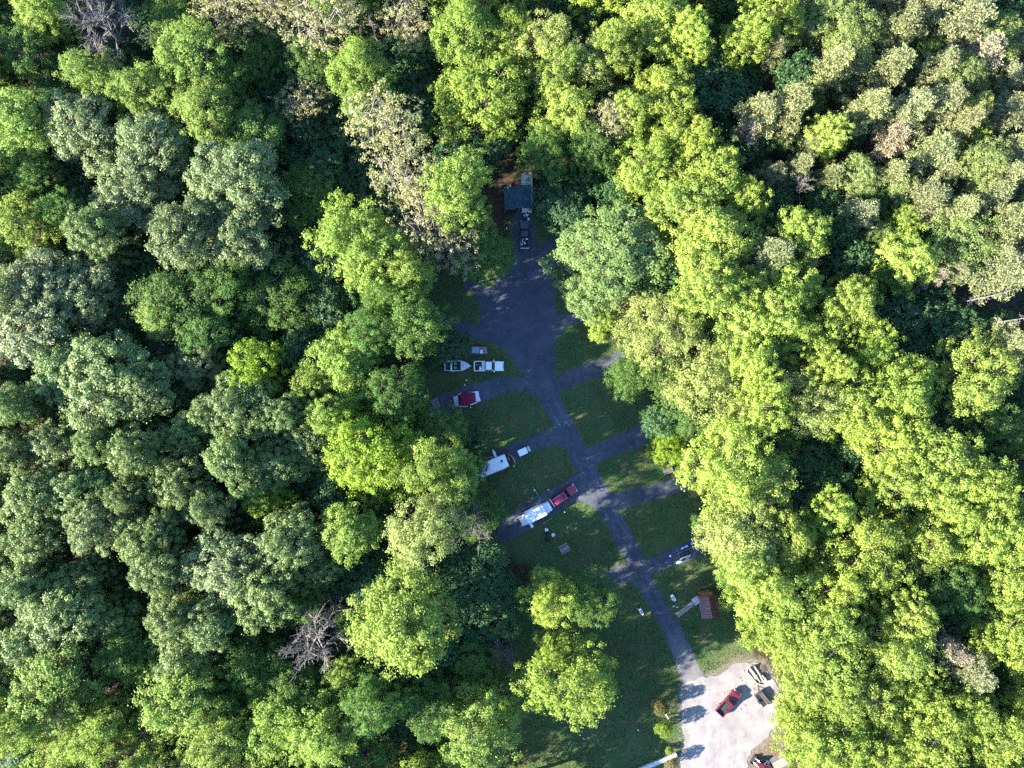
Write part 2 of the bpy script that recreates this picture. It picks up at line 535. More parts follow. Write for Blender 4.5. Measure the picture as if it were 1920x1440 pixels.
def broad_tree(seed, R0=5.0, zb=8.0, zt=22.0, nl=12, lobe=(0.30, 0.46), cr=(0.5, 0.85), per_lobe=46, per_clump=34, leaf=(0.30, 0.46),
               ragged=0.25, material=None, keep=1.0, slim=0.62, squash=0.85, bark=None, twigs=False, spread=0.66, low=2, dome=0.42, loose=0.3):
    """one tree: (trunk mesh, crown mesh); canonical crown radius 5 m and height 22 m"""
    rng = np.random.default_rng(seed)
    H = zt - zb
    lc, lr = [], []
    ga = rng.uniform(0, 6.28)
    for i in range(nl):
        u = (i + 0.4) / nl
        r = R0 * spread * math.sqrt(u) * rng.uniform(0.85 - .3 * ragged, 1.12 + .28 * ragged)
        r = min(r, R0 * rng.uniform(0.74, 0.84))
        a = ga + i * 2.39996 + rng.uniform(-.2 - ragged, .2 + ragged)
        top = zt - H * (0.16 + dome * (r / R0) ** 2 + rng.uniform(0, 0.22 * (0.4 + ragged)))
        lc.append((r * math.cos(a), r * math.sin(a), top - 0.6))
        lr.append(R0 * rng.uniform(*lobe))
        if i % low == 0 and r > R0 * 0.3:      # lower tier
            lc.append((r * 1.12 * math.cos(a + .5), r * 1.12 * math.sin(a + .5), top - H * rng.uniform(0.28, 0.45)))
            lr.append(R0 * rng.uniform(*lobe) * 0.95)
    lc, lr = np.array(lc), np.array(lr)
    cc, cd, cl = [], [], []
    for i in range(len(lc)):
        k = per_lobe
        ii = np.arange(k) + rng.uniform(0, 1)
        z = 1 - 2 * (ii + .5) / k
        ph = ii * 2.39996 + rng.uniform(0, 6.28)
        d = np.stack([np.sqrt(np.clip(1 - z * z, 0, 1)) * np.cos(ph), np.sqrt(np.clip(1 - z * z, 0, 1)) * np.sin(ph), z], -1)
        d = unit(d + rng.normal(size=d.shape) * 0.16)
        stretch = rng.uniform(0.82, 1.0 + ragged, size=(k, 1))
        p = lc[i] + d * lr[i] * stretch * np.array([1, 1, squash])
        ok = (d[:, 2] > -0.45) | (rng.uniform(size=k) < 0.25)
        for j in range(len(lc)):
            if j != i:
                q = (p - lc[j]) / np.array([1, 1, squash])
                ok &= np.linalg.norm(q, axis=1) > lr[j] * 0.82
        ok &= rng.uniform(size=k) < keep
        cc.append(p[ok]); cd.append(d[ok]); cl.append(np.full(int(ok.sum()), i))
    cc, cd, clobe = np.concatenate(cc), np.concatenate(cd), np.concatenate(cl)
    lvar = rng.uniform(size=len(lc))
    nc = len(cc)
    crad = rng.uniform(*cr, size=nc)
    cvar = rng.uniform(size=nc)
    n = nc * per_clump
    k = np.repeat(np.arange(nc), per_clump)
    d = unit(rng.normal(size=(n, 3)) + cd[k] * 0.75 + np.array([0, 0, 0.25]))
    rad = crad[k] * (rng.uniform(0.3, 1.1, size=n) ** 0.7 + (rng.uniform(size=n) < loose) * rng.uniform(0.1, 0.9, size=n))
    P = cc[k] + d * rad[:, None] * np.array([1, 1, 0.85]) + cd[k] * (rng.uniform(0, loose * 1.2, size=n))[:, None]
    nr = unit(d * 0.75 + np.array([0, 0, 0.35]) + rng.normal(size=(n, 3)) * 0.42)
    var = 0.3 * lvar[clobe[k]] + 0.35 * cvar[k] + 0.35 * rng.uniform(size=n)
    size = rng.uniform(*leaf, size=n)
    crown = leaf_mesh('crown', P, nr, size, var, material or M_LEAF, rng, slim)
    # trunk with limbs
    mb = MB()
    top = Vector((0, 0, zt - H * 0.25))
    lean = Vector((rng.uniform(-.5, .5), rng.uniform(-.5, .5), 0))
    path = [Vector((0, 0, -0.2)), Vector((0, 0, 0.6)) + lean * 0.02, Vector((0, 0, zb * 0.6)) + lean * 0.4, Vector((0, 0, zb + H * 0.2)) + lean * 0.8, top + lean]
    mb.tube(path, [0.42, 0.30, 0.25, 0.19, 0.05], 8)
    for i in range(len(lc)):
        st = Vector((lean.x * .5, lean.y * .5, min(zb + H * rng.uniform(0.0, 0.4), lc[i][2] - 1)))
        en = Vector(lc[i])
        mid = st.lerp(en, 0.5) + Vector((0, 0, rng.uniform(-.9, .1)))
        mb.tube([st, mid, en], [0.13, 0.09, 0.035], 5, cap=False)
        for _ in range(8 if twigs else 3):
            dd = Vector(unit(rng.normal(size=3) + np.array([0, 0, 0.5]))) * lr[i] * rng.uniform(0.8, 1.15 if twigs else 1.0)
            mb.tube([en, en + dd * 0.5 + Vector((0, 0, .15)), en + dd], [0.05, 0.04, 0.018], 4, cap=False)
    return mb, crown, bark or M_BARK

def pine_tree(seed, tiers=9, keep=1.0, zb=9.0, zt=20.0, R0=3.6):
    rng = np.random.default_rng(seed)
    mb = MB()
    bend = Vector((rng.uniform(-.6, .6), rng.uniform(-.6, .6), 0))
    axis = lambda z: Vector((bend.x * (z / zt) ** 2, bend.y * (z / zt) ** 2, z))
    mb.tube([axis(z) for z in (-0.2, 1, zb * .7, zb + 3, zt - 1, zt)], [0.27, 0.2, 0.17, 0.13, 0.05, 0.02], 7)
    P, D = [], []
    for t in range(tiers):
        f = t / (tiers - 1)
        z = zb + (zt - zb - 0.6) * f
        Lb = R0 * (1.0 - 0.72 * f ** 1.4) * (0.75 if t == 0 else 1)
        nb = 6 if f < .7 else 5
        a0 = rng.uniform(0, 6.28)
        for k in range(nb):
            a = a0 + k * 6.283 / nb + rng.uniform(-.35, .35)
            L = Lb * rng.uniform(0.6, 1.12)
            st = axis(z)
            dr = Vector((math.cos(a), math.sin(a), rng.uniform(0.05, 0.35)))
            en = st + dr * L
            mb.tube([st, st + dr * L * .5 + Vector((0, 0, -.08)), en], [0.055, 0.04, 0.015], 4, cap=False)
            if rng.uniform() > keep: continue
            m = max(3, int(L * 3.2))
            for j in range(m):
                w = 0.3 + 0.75 * (j + rng.uniform()) / m
                side = Vector((-dr.y, dr.x, 0)) * rng.normal() * 0.42 * (1.15 - 0.4 * w)
                P.append(st + dr * L * w + side + Vector((0, 0, rng.uniform(-.05, .28))))
                D.append(dr)
    P.append(axis(zt)); D.append(Vector((0, 0, 1)))
    P, D = np.array(P), unit(np.array(D))
    pc = 34
    k = np.repeat(np.arange(len(P)), pc)
    n = len(k)
    d = unit(rng.normal(size=(n, 3)) + D[k] * 0.5 + np.array([0, 0, .45]))
    pos = P[k] + d * (rng.uniform(0.1, 0.62, size=n))[:, None]
    nr = unit(np.cross(d, rng.normal(size=(n, 3))) + np.array([0, 0, .5]))
    var = 0.5 * rng.uniform(size=len(P))[k] + 0.5 * rng.uniform(size=n)
    crown = leaf_mesh('crown', pos, nr, rng.uniform(0.26, 0.42, size=n), var, M_NEEDLE, rng, 0.34)
    return mb, crown, M_BARK

def dead_tree(seed, zb=7.0, zt=19.0, R0=4.6, limbs=18, conifer=False):
    rng = np.random.default_rng(seed)
    mb = MB()
    if conifer:
        mb.tube([(0, 0, -.2), (0, 0, 1), (.2, 0, zt * .5), (.3, .2, zt)], [0.3, 0.22, 0.17, 0.04], 8)
        for i in range(46):
            z = zt * rng.uniform(0.3, 0.98)
            a = rng.uniform(0, 6.28)
            L = (1.2 + 2.4 * (1 - z / zt)) * rng.uniform(.4, 1.1)
            st = Vector((.2 * z / zt, .1 * z / zt, z))
            dr = Vector((math.cos(a), math.sin(a), rng.uniform(-.1, .45)))
            en = st + dr * L
            mb.tube([st, st + dr * L * .5 + Vector((0, 0, .1)), en], [0.05, 0.04, 0.012], 4, cap=False)
            for _ in range(3):
                q = st + dr * L * rng.uniform(.3, .9)
                e = q + Vector(unit(np.array(dr) + rng.normal(size=3) * .7)) * rng.uniform(.4, .9)
                mb.tube([q, e], [0.025, 0.01], 3, cap=False)
        return mb, None, M_DEAD
    mb.tube([(0, 0, -.2), (0, 0, 1), (.1, 0, zb), (.2, .1, zt * .8)], [0.4, 0.3, 0.24, 0.08], 8)
    for i in range(limbs):
        f = i / limbs
        st = Vector((.1, .05, zb * .8 + (zt * .78 - zb * .8) * f))
        a = i * 2.39996 + rng.uniform(-.4, .4)
        el = 0.35 + 0.9 * f + rng.uniform(-.2, .2)
        dr = Vector((math.cos(a) * math.cos(el), math.sin(a) * math.cos(el), math.sin(el)))
        L = R0 * rng.uniform(.75, 1.15)
        p1 = st + dr * L * .5 + Vector(rng.normal(size=3) * .25)
        en = st + dr * L + Vector((0, 0, .5))
        mb.tube([st, p1, en], [0.13, 0.085, 0.03], 5, cap=False)
        for s in range(9):
            w = rng.uniform(.25, 1)
            q = st.lerp(p1, w * 2) if w < .5 else p1.lerp(en, w * 2 - 1)
            d2 = Vector(unit(np.array(dr) + rng.normal(size=3) * .55 + np.array([0, 0, .25])))
            L2 = L * rng.uniform(.3, .55)
            e2 = q + d2 * L2
            m2 = q + d2 * L2 * .5 + Vector(rng.normal(size=3) * .12)
            mb.tube([q, m2, e2], [0.055, 0.042, 0.016], 4, cap=False)
            for _ in range(8):
                r_ = q.lerp(e2, rng.uniform(.3, 1))
                d3 = Vector(unit(np.array(d2) + rng.normal(size=3) * .6))
                e3 = r_ + d3 * rng.uniform(.5, 1.1)
                mb.tube([r_, e3], [0.03, 0.014], 3, cap=False)
    return mb, None, M_DEAD

# templates: lists of (trunk mesh, crown mesh or None), crown radius, height
def template(gen, *a, **k):
    mb, crown, bark = gen(*a, **k)
    o = mb.build('trunk', bark, smooth=True)
    me = o.data
    bpy.data.objects.remove(o)
    return me, crown
TPL = {
    'lime': ([template(broad_tree, 100 + i, ragged=0.75, nl=17 + 2 * (i % 4), lobe=(0.12, 0.32), cr=(0.36, 0.8), per_lobe=24, per_clump=72, leaf=(0.18, 0.31), spread=0.92, keep=0.74, dome=0.55, loose=0.2) for i in range(9)], 5.0, 22.0),
    'oak': ([template(broad_tree, 200 + i, ragged=0.4, nl=24, lobe=(0.15, 0.27), cr=(0.5, 0.8), per_lobe=15, per_clump=92, leaf=(0.18, 0.30), material=M_OAK, squash=0.85, spread=0.86, keep=0.82, loose=0.06, low=2) for i in range(6)], 5.0, 22.0),
    'green': ([template(broad_tree, 300 + i, ragged=0.5, nl=16, lobe=(0.14, 0.34), cr=(0.4, 0.85), per_lobe=26, per_clump=66, leaf=(0.17, 0.29), spread=0.88, keep=0.78, loose=0.24) for i in range(5)], 5.0, 22.0),
    'low': ([template(broad_tree, 400 + i, R0=5.0, zb=5.0, zt=17.0, ragged=0.4, nl=9, cr=(0.5, 0.9), per_lobe=40, per_clump=30, leaf=(0.34, 0.52)) for i in range(4)], 5.0, 17.0),
    'sparse': ([template(broad_tree, 500 + i, ragged=0.5, nl=12, cr=(0.35, 0.6), per_lobe=30, per_clump=22, leaf=(0.22, 0.34), keep=0.8, twigs=True, bark=M_PALEBARK) for i in range(4)], 5.0, 22.0),
    'pine': ([template(pine_tree, 600 + i) for i in range(6)], 3.6, 20.0),
    'thinpine': ([template(pine_tree, 650 + i, tiers=8, keep=0.55) for i in range(2)], 3.6, 20.0),
    'dead': ([template(dead_tree, 700 + i) for i in range(3)], 4.6, 19.0),
    'snag': ([template(dead_tree, 750 + i, conifer=True) for i in range(2)], 3.0, 19.0),
}
# kind code -> template, tint, height, phrase, object name, category
KIND = {
    'M': ('lime', (0.160, 0.215, 0.042), 22, 'lime green broadleaf tree', 'broadleaf_tree'),
    'Y': ('lime', (0.152, 0.215, 0.024), 20, 'yellow-green broadleaf tree', 'broadleaf_tree'),
    'L': ('green', (0.165, 0.200, 0.062), 20, 'pale green feathery tree', 'broadleaf_tree'),
    'W': ('oak', (0.108, 0.162, 0.046), 18, 'pale mint green round-crowned tree', 'broadleaf_tree'),
    'G': ('green', (0.062, 0.115, 0.027), 18, 'mid green broadleaf tree', 'broadleaf_tree'),
    'K': ('low', (0.042, 0.090, 0.036), 12, 'low dark green tree', 'understory_tree'),
    'O': ('oak', (0.098, 0.132, 0.054), 22, 'grey-green lumpy-crowned oak', 'oak_tree'),
    'Q': ('oak', (0.086, 0.130, 0.040), 21, 'olive green lumpy-crowned oak', 'oak_tree'),
    'P': ('pine', (0.122, 0.138, 0.062), 20, 'olive grey pine', 'pine_tree'),
    'F': ('green', (0.118, 0.158, 0.052), 18, 'soft olive green broadleaf tree', 'broadleaf_tree'),
    'B': ('thinpine', (0.165, 0.150, 0.105), 19, 'thin brownish pine', 'pine_tree'),
    'S': ('sparse', (0.190, 0.190, 0.092), 21, 'sparse pale tan-leaved tree', 'sparse_tree'),
    'D': ('dead', (1, 1, 1), 19, 'bare grey dead tree', 'dead_tree'),
    'N': ('snag', (1, 1, 1), 20, 'bare dead conifer trunk', 'dead_tree'),
}
# crowns read off the photograph: kind x y diameter [height], crown centre in photo pixels
TREES = '''
M 65 15 95;G 45 95 130;D 190 45 150;M 25 230 120;M 35 420 130;G 60 330 90;M 165 135 105;M 250 165 120;M 350 100 140;M 375 200 130;G 470 265 130 17;G 420 150 90 17
O 150 240 135;O 275 265 150;O 245 365 165;O 335 435 145;O 440 335 160;O 450 440 140;Q 175 430 95;G 110 395 80;G 20 530 60
S 570 185 85 15;S 600 30 130;S 520 10 90;S 430 10 110;G 590 110 120 15;M 668 120 100;G 700 190 90 16;G 585 370 120 14;G 490 110 90 13;G 320 30 110 15
S 755 30 95;N 700 60 60 19;M 870 45 130;M 900 165 165;M 960 60 110;L 1020 80 120;M 1060 190 120;M 1050 120 90;L 1100 120 90;M 1150 85 110;M 1240 35 130;M 1250 175 110;S 1145 225 85;M 1215 295 105;G 1025 285 85 17;G 1110 275 95 18;M 1180 200 80
S 715 225 125;S 760 320 130;S 790 400 100;M 855 345 118 25;K 1054 385 86 10;W 1150 470 185 17;W 1120 540 110 13;M 650 440 140;M 765 510 85;G 900 465 108 13;S 835 450 110 17;K 620 580 90 12;M 700 480 110;K 930 225 80 9;K 860 280 90 10
M 1330 330 150;M 1340 440 150;M 1280 380 110;M 1410 60 80;M 1460 15 100;K 1330 150 120;K 1280 230 80 13;M 1300 60 80;M 1400 370 90;M 1260 250 80;M 1128 606 56 12;M 1310 250 80
M 1562 245 70;P 1480 205 90;P 1590 55 120;P 1690 60 100;P 1670 135 95;P 1800 35 100;P 1875 75 95;P 1740 20 90;B 1840 115 105;P 1760 190 85;L 1825 205 60;P 1885 215 90;B 1670 260 80;P 1620 325 65 17;P 1672 325 55 17;P 1745 285 90;P 1735 370 90;P 1845 310 85;P 1895 285 80;M 1832 252 50 17
M 1510 430 95;M 1700 410 55 16;M 1720 485 100;D 1497 350 38 15;P 1850 370 85;P 1895 420 90;P 1815 450 105;P 1880 500 110;N 1850 555 60 20;N 1895 600 60 19;P 1900 650 80;P 1440 480 90;P 1550 20 80;P 1430 215 80;B 1400 250 60 16;P 1560 130 70;P 1630 200 80;P 1800 140 80;P 1700 210 75;P 1790 400 75;P 1610 405 80 16;P 1650 440 60 14;P 1560 330 60 14;P 1520 270 60 14;P 1455 330 60 13;K 1600 490 80 13;K 1550 380 70;P 1690 350 60 15;P 1800 240 70;P 1880 340 70;P 1750 130 70
M 1325 535 125;M 1405 600 135;M 1490 530 105;M 1610 565 90;M 1510 640 95;M 1640 650 95;L 1335 715 140;L 1245 620 130;L 1520 750 125;M 1600 760 130;M 1700 735 130;M 1840 705 140;M 1690 830 130;M 1770 870 140;M 1860 920 125;M 1692 900 100;M 1375 878 152;M 1430 935 140;G 1475 825 70 12;G 1880 800 90 16;K 1240 788 56 12;G 1190 690 95 13;G 1250 700 80 14;G 1285 775 85 14;Y 1253 838 58 9;K 1760 590 90 12;K 1690 590 80 12;P 1445 680 80;M 1560 690 90;M 1440 760 110;M 1390 540 100;M 1560 600 80;M 1460 590 90;M 1420 680 90;B 1740 520 60 15;L 1400 780 90;K 1560 900 90 11;K 1480 780 80 11
L 1395 1010 130;M 1398 1058 82;M 1490 1010 95;M 1640 1030 160;M 1480 1125 175;M 1450 1162 105;M 1560 1215 150;M 1538 1278 132;M 1562 1398 145;M 1630 1300 130;M 1690 1220 115;M 1750 1380 140;M 1870 1000 130;M 1900 1100 120;M 1910 1200 130;P 1820 1250 95;M 1880 1380 115;M 1640 1400 120;G 1790 1105 112 19;M 1720 1160 90;G 1376 1072 50 13;M 1580 1110 110;M 1570 960 90;M 1442 1098 95;M 1500 1200 90;M 1720 1300 100;M 1820 1330 90;M 1508 1350 78 17;M 1570 1310 90;G 1850 1150 90;M 1755 1022 100;B 1780 1220 80 16;M 1492 1232 62 15;G 1328 985 48 10;M 1800 960 90
O 70 540 150;O 150 545 135;O 60 620 140;O 20 560 120;G 330 560 140 20;M 300 590 90 20;G 420 545 100 19;G 380 625 105 18;G 520 560 140 15;O 365 680 90 18;Q 190 720 170;Q 115 690 110;Q 270 730 110;Y 475 690 110 19;Q 450 770 125;Q 390 780 90;Q 100 830 110;Q 345 815 100;Q 250 850 95;Q 330 910 105;Q 440 870 115;Q 520 870 105;Q 580 830 90 18;Q 60 940 110;Q 150 920 105;Q 235 930 90;Q 20 850 90;Q 25 760 80;Y 490 935 85 18;M 640 680 125;M 580 720 80 18;G 770 600 125 20;K 835 650 75 9;Y 690 850 160;Y 650 800 90;M 800 880 125;M 850 905 85 20;G 884 884 62 11;G 822 815 90 14;K 893 822 45 8;L 792 1000 135 24;M 650 1000 105 22;G 900 970 95 10;D 890 975 85 11;Q 530 780 80;K 560 650 80 13;G 735 730 95 19;M 610 780 80 21;G 720 560 70 19;G 690 620 90 21;Q 180 830 85;Q 390 950 90;Q 300 990 80
Q 60 1010 105;O 170 990 100;Q 260 1010 90;Q 295 1065 100;O 420 1060 140;Q 490 1115 130;Q 540 1020 120;Q 40 1100 110;Q 110 1150 140;Q 55 1210 110;Q 320 1160 105;Q 390 1175 100;Q 345 1235 110;G 240 1225 105 17;M 90 1295 150;M 20 1370 110;M 180 1385 105;M 325 1320 145;G 470 1250 110 18;G 550 1300 100 17;M 510 1370 120;M 600 1385 130;M 400 1405 120;D 590 1200 130 18;D 270 1400 90 10;M 745 1175 178 27;M 640 1270 65 16;M 885 1385 140;M 935 1330 70 17;M 1065 1290 140;M 1035 1225 62 18;M 1032 1132 98 20;G 1110 1125 95 16;M 1100 1300 80 17;G 700 1322 115 23;G 800 1340 100 17;K 900 1060 90 9;K 830 1120 100 10;K 880 1180 90 9;G 890 1250 85 12;K 700 1090 90 11;G 560 1120 90 14;K 940 1110 70 8;Q 160 1080 80 17;Q 220 1170 80 16;G 430 1320 80 16;M 130 1410 90;G 680 1420 110 15;K 790 1430 90 9;Q 600 1060 80 17;D 940 1220 60 9;G 660 1170 70 12
'''
rnd = random.Random(11)
ORD = ['first', 'second', 'third', 'fourth', 'fifth', 'sixth', 'seventh', 'eighth', 'ninth', 'tenth', 'eleventh', 'twelfth', 'thirteenth', 'fourteenth', 'fifteenth', 'sixteenth', 'seventeenth', 'eighteenth', 'nineteenth', 'twentieth', 'twenty-first', 'twenty-second', 'twenty-third', 'twenty-fourth', 'twenty-fifth']
rows = []
for part in TREES.replace('\n', ';').split(';'):
    q = part.split()
    if len(q) < 4 or float(q[3]) < 5: continue
    k = q[0]
    h = float(q[4]) if len(q) > 4 else KIND[k][2] * rnd.uniform(0.88, 1.1)
    if k in 'MYLG' and 560 < float(q[1]) < 880 and h > 15: h *= 1.1
    if k == 'P':
        pine_n = globals().get('pine_n', 0) + 1
        if pine_n % 4 == 2: k = 'F'
        q[3] = float(q[3]) * 1.12
    rows.append([k, float(q[1]), float(q[2]), float(q[3]), h, ''])

def world_xy(row):
    k, px, py, d, h, _ = row
    return g(px, py, 0.72 * h)

# low trees where the photo's canopy leaves gaps over forest floor
gaps = []
for gy in range(0, 1441, 34):
    for gx in range(0, 1921, 34):
        x, y = gx + rnd.uniform(-12, 12), gy + rnd.uniform(-12, 12)
        if any((x - r[1]) ** 2 + (y - r[2]) ** 2 < (r[3] * 0.46) ** 2 for r in rows): continue
        if any((x - r[1]) ** 2 + (y - r[2]) ** 2 < 52 ** 2 for r in gaps): continue
        h = rnd.uniform(8, 12.5)
        p = g(x, y, 0.72 * h)
        if max(polymask(q_, np.array([p.x]), np.array([p.y]))[0] for q_ in (LAWN, SITE)) > -2.2: continue
        far_right = x > 1430 and y < 520
        gaps.append([rnd.choice('PPFGK') if far_right else 'K', x, y, rnd.uniform(58, 84), h + (4 if far_right else 0), 'low'])
rows += gaps
# trees just outside the picture, whose shade falls into it
outside = []
def edge(x0, y0, x1, y1, n, kinds, side):
    for i in range(n):
        f = (i + 0.5) / n
        k = kinds[int(f * len(kinds))]
        outside.append([k, x0 + (x1 - x0) * f + rnd.uniform(-25, 25), y0 + (y1 - y0) * f + rnd.uniform(-25, 25), rnd.uniform(105, 140), KIND[k][2] * rnd.uniform(.88, 1.1), side])
edge(-85, -40, -85, 1480, 15, 'MMGMOOOQQQQMM', 'left edge')
edge(-40, -75, 1960, -75, 18, 'MGSSMMMLMMMPPP', 'top edge')
edge(2000, 0, 2000, 1480, 13, 'PPPPPPMMMMM', 'right edge')
edge(-20, 1510, 840, 1510, 8, 'MMMMMGM', 'bottom edge')
outside += [['M', 780, 1502, 115, 22, 'bottom edge'], ['M', 850, 1490, 110, 20, 'bottom edge'], ['G', 940, 1515, 100, 14, 'bottom edge'], ['G', 1000, 1492, 70, 12, 'bottom edge'], ['G', 1085, 1492, 60, 8.5, 'bottom edge'], ['G', 1030, 1560, 80, 11, 'bottom edge']]
edge(1520, 1515, 1960, 1515, 4, 'MMMM', 'bottom edge')
rows += outside

# labels: kind, size and where in the photo, then rank among its likes
def place_words(r):
    cols = ['far left', 'left of centre', 'centre', 'right of centre', 'far right']
    bands = ['top quarter', 'upper middle', 'lower middle', 'bottom quarter']
    return bands[min(3, max(0, int(r[2] // 360)))], cols[min(4, max(0, int(r[1] // 384)))]
groups = {}
for r in rows:
    size = 'large' if r[3] > 122 else ('small' if r[3] < 84 else 'mid-sized')
    ph = KIND[r[0]][3]
    if r[5] not in ('', 'low'):
        key = f'{ph} just outside the {r[5]} of the photo'
    else:
        b, c = place_words(r)
        key = f'{size} {ph}, {b} of photo, {c}'
    groups.setdefault(key, []).append(r)
LABEL = {}
for key, rs in groups.items():
    horiz = not ('left edge' in key or 'right edge' in key)
    rs.sort(key=lambda r: r[1] if horiz else r[2])
    for i, r in enumerate(rs):
        LABEL[id(r)] = key if len(rs) == 1 else f'{key}, {ORD[min(i, 24)]} from {"left" if horiz else "top"}'
GROUPS = {'broadleaf_tree': 'broadleaf trees of the forest', 'understory_tree': 'low trees under the canopy', 'oak_tree': 'oaks on the left side',
          'pine_tree': 'pines of the upper right', 'sparse_tree': 'sparse-leaved trees', 'dead_tree': 'dead trees'}
def plant(r):
    k, px, py, d, h, side = r
    tname, tint, _, ph, oname = KIND[k]
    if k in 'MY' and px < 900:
        tint = (tint[0] * .84, tint[1] * .9, tint[2])      # western crowns darkened: shade on their visible side is put into the tint
    metas, R0, H0 = TPL[tname]
    trunk_me, crown_me = metas[rnd.randrange(len(metas))]
    p = world_xy(r)
    dm = d * (CAM_H - 0.72 * h) / FPX * 1.06
    root = thing(oname, LABEL[id(r)], 'tree', (p.x, p.y, 0), rnd.uniform(0, 6.283), GROUPS[oname])
    s = dm / (2 * R0)
    if k == 'N': s = 0.62
    root.scale = (s * rnd.uniform(.86, 1.14), s * rnd.uniform(.86, 1.14), h / H0)
    t = bpy.data.objects.new('trunk', trunk_me)
    C.objects.link(t); t.parent = root
    if crown_me:
        c = bpy.data.objects.new('crown', crown_me)
        C.objects.link(c); c.parent = root
        v = rnd.uniform(0.86, 1.12)
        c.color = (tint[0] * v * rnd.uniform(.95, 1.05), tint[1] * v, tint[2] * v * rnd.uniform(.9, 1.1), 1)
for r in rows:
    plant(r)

# ------------------------------------------------------------------ undergrowth and grass: one object each
def scatter(name, label, cat, n, region, hfun, leaf, tint, material, seed, per=1, slim=0.5, up=0.6):
    rng = np.random.default_rng(seed)
    P = []
    tot = 0
    x0, x1, y0, y1 = region
    while tot < n:
        xy = np.stack([rng.uniform(x0, x1, 40000), rng.uniform(y0, y1, 40000)], -1)
        z, ok = hfun(xy, rng)
        q = np.concatenate([xy, z[:, None]], 1)[ok]
        P.append(q)
        tot += len(q)
    P = np.concatenate(P)[:n]
    nr = unit(rng.normal(size=(n, 3)) + np.array([0, 0, up]))
    me = leaf_mesh(name, P, nr, rng.uniform(*leaf, size=n), rng.uniform(size=n), material, rng, slim)
    o = bpy.data.objects.new(name, me)
    C.objects.link(o)
    o.color = (*tint, 1)
    return tag(o, label, cat, kind='stuff')
def wave(xy, s, seed):
    r = np.random.default_rng(seed)
    v = np.zeros(len(xy))
    for i in range(5):
        a = r.uniform(0, 6.28); f = s * (1 + i * .55)
        v += np.sin(xy[:, 0] * f * math.cos(a) + xy[:, 1] * f * math.sin(a) + r.uniform(0, 6.28))
    return v / 5
def brush(xy, rng):
    w = wave(xy, 0.5, 3) + 0.5 * wave(xy, 1.3, 4)
    inside = np.maximum(polymask(LAWN, xy[:, 0], xy[:, 1]), polymask(SITE, xy[:, 0], xy[:, 1]))
    ok = (inside < -0.3) & (w + rng.uniform(-.35, .35, len(xy)) > -0.05)
    hmax = np.clip(0.3 + 1.9 * w, 0.15, 2.2) * np.clip(-inside / 3, 0.25, 1)
    return hmax * rng.uniform(0.1, 1, len(xy)), ok
scatter('undergrowth', 'dark green ferns and brush covering the forest floor', 'undergrowth', 130000, (-112, 112, -86, 82), brush, (0.28, 0.5), (0.04, 0.07, 0.028), M_LEAF, 21, up=0.9)
def sward(xy, rng):
    x, y = xy[:, 0], xy[:, 1]
    ok = polymask(LAWN, x, y) > -1.5
    hard = np.max([polymask(h, x, y) for h in HARD], 0)
    dirt = np.max([polymask(h, x, y) for h in DIRT], 0)
    ok &= hard < rng.normal(0.0, 0.24, len(x)) - 0.02 + (polymask(LOT, x, y) > -1) * np.abs(rng.normal(0, .45, len(x)))
    ok &= (dirt < -0.5) | (rng.uniform(size=len(x)) < 0.12)
    w = wave(xy, 0.35, 8)
    tall = np.exp(-((x - 27) ** 2 + (y + 50) ** 2) / 60.0)
    ok &= rng.uniform(size=len(x)) < 0.55 + 0.5 * w + tall
    return (0.02 + 0.05 * rng.uniform(size=len(x))) * (1 + 3.5 * tall), ok
scatter('grass', 'short green grass of the campground lawns', 'grass', 110000, (-30, 56, -95, 40), sward, (0.12, 0.3), (0.036, 0.064, 0.022), M_GRASS, 22, slim=0.35, up=1.0)
# ------------------------------------------------------------------ materials of the made things
M_WHITE = mat('white_paint', (0.72, 0.73, 0.75), 0.3, 0.06, 1.5, spec=0.5, coat=0.5)
M_RED = mat('red_paint', (0.24, 0.010, 0.042), 0.3, 0.12, 1.5, spec=0.5, coat=0.5)
M_DARKRED = mat('dark_red_paint', (0.088, 0.007, 0.018), 0.32, 0.15, 1.5, spec=0.5, coat=0.4)
M_NAVY = mat('navy_paint', (0.012, 0.014, 0.035), 0.3, 0.2, 1.5, spec=0.5, coat=0.4)
M_GLASS = mat('dark_glass', (0.012, 0.016, 0.02), 0.08, 0.2, 1.0, spec=0.6)
M_TYRE = mat('tyre_rubber', (0.02, 0.02, 0.021), 0.85, 0.2, 6)
M_RIM = mat('steel_rim', (0.42, 0.42, 0.43), 0.35, 0.1, 4, metal=0.8)
M_CHROME = mat('chrome', (0.62, 0.62, 0.63), 0.2, 0.05, 4, metal=0.9)
M_BEDLINER = mat('bed_liner', (0.025, 0.025, 0.03), 0.8, 0.3, 5)
M_LAMP = mat('lamp_lens', (0.7, 0.7, 0.66), 0.15, 0.05, 4, spec=0.6)
M_TAIL = mat('tail_lens', (0.30, 0.01, 0.01), 0.2, 0.05, 4, spec=0.6)
M_ALU = mat('aluminium', (0.55, 0.57, 0.60), 0.4, 0.12, 3, metal=0.5)
M_CAMPER = mat('camper_roof_white', (0.60, 0.62, 0.66), 0.55, 0.12, 1.2)
M_OLDROOF = mat('weathered_roof', (0.33, 0.33, 0.35), 0.85, 0.5, 2.2, col2=(0.60, 0.60, 0.62), detail=9)
M_CANVAS = mat('pale_canvas', (0.50, 0.53, 0.60), 0.85, 0.12, 2.0)
M_BEIGE = mat('beige_canvas', (0.52, 0.47, 0.45), 0.85, 0.12, 2.0)
M_TARP = mat('dark_teal_tarp', (0.012, 0.052, 0.075), 0.5, 0.4, 1.3, spec=0.35)
M_MAROON = mat('maroon_fabric', (0.17, 0.010, 0.045), 0.75, 0.25, 1.2)
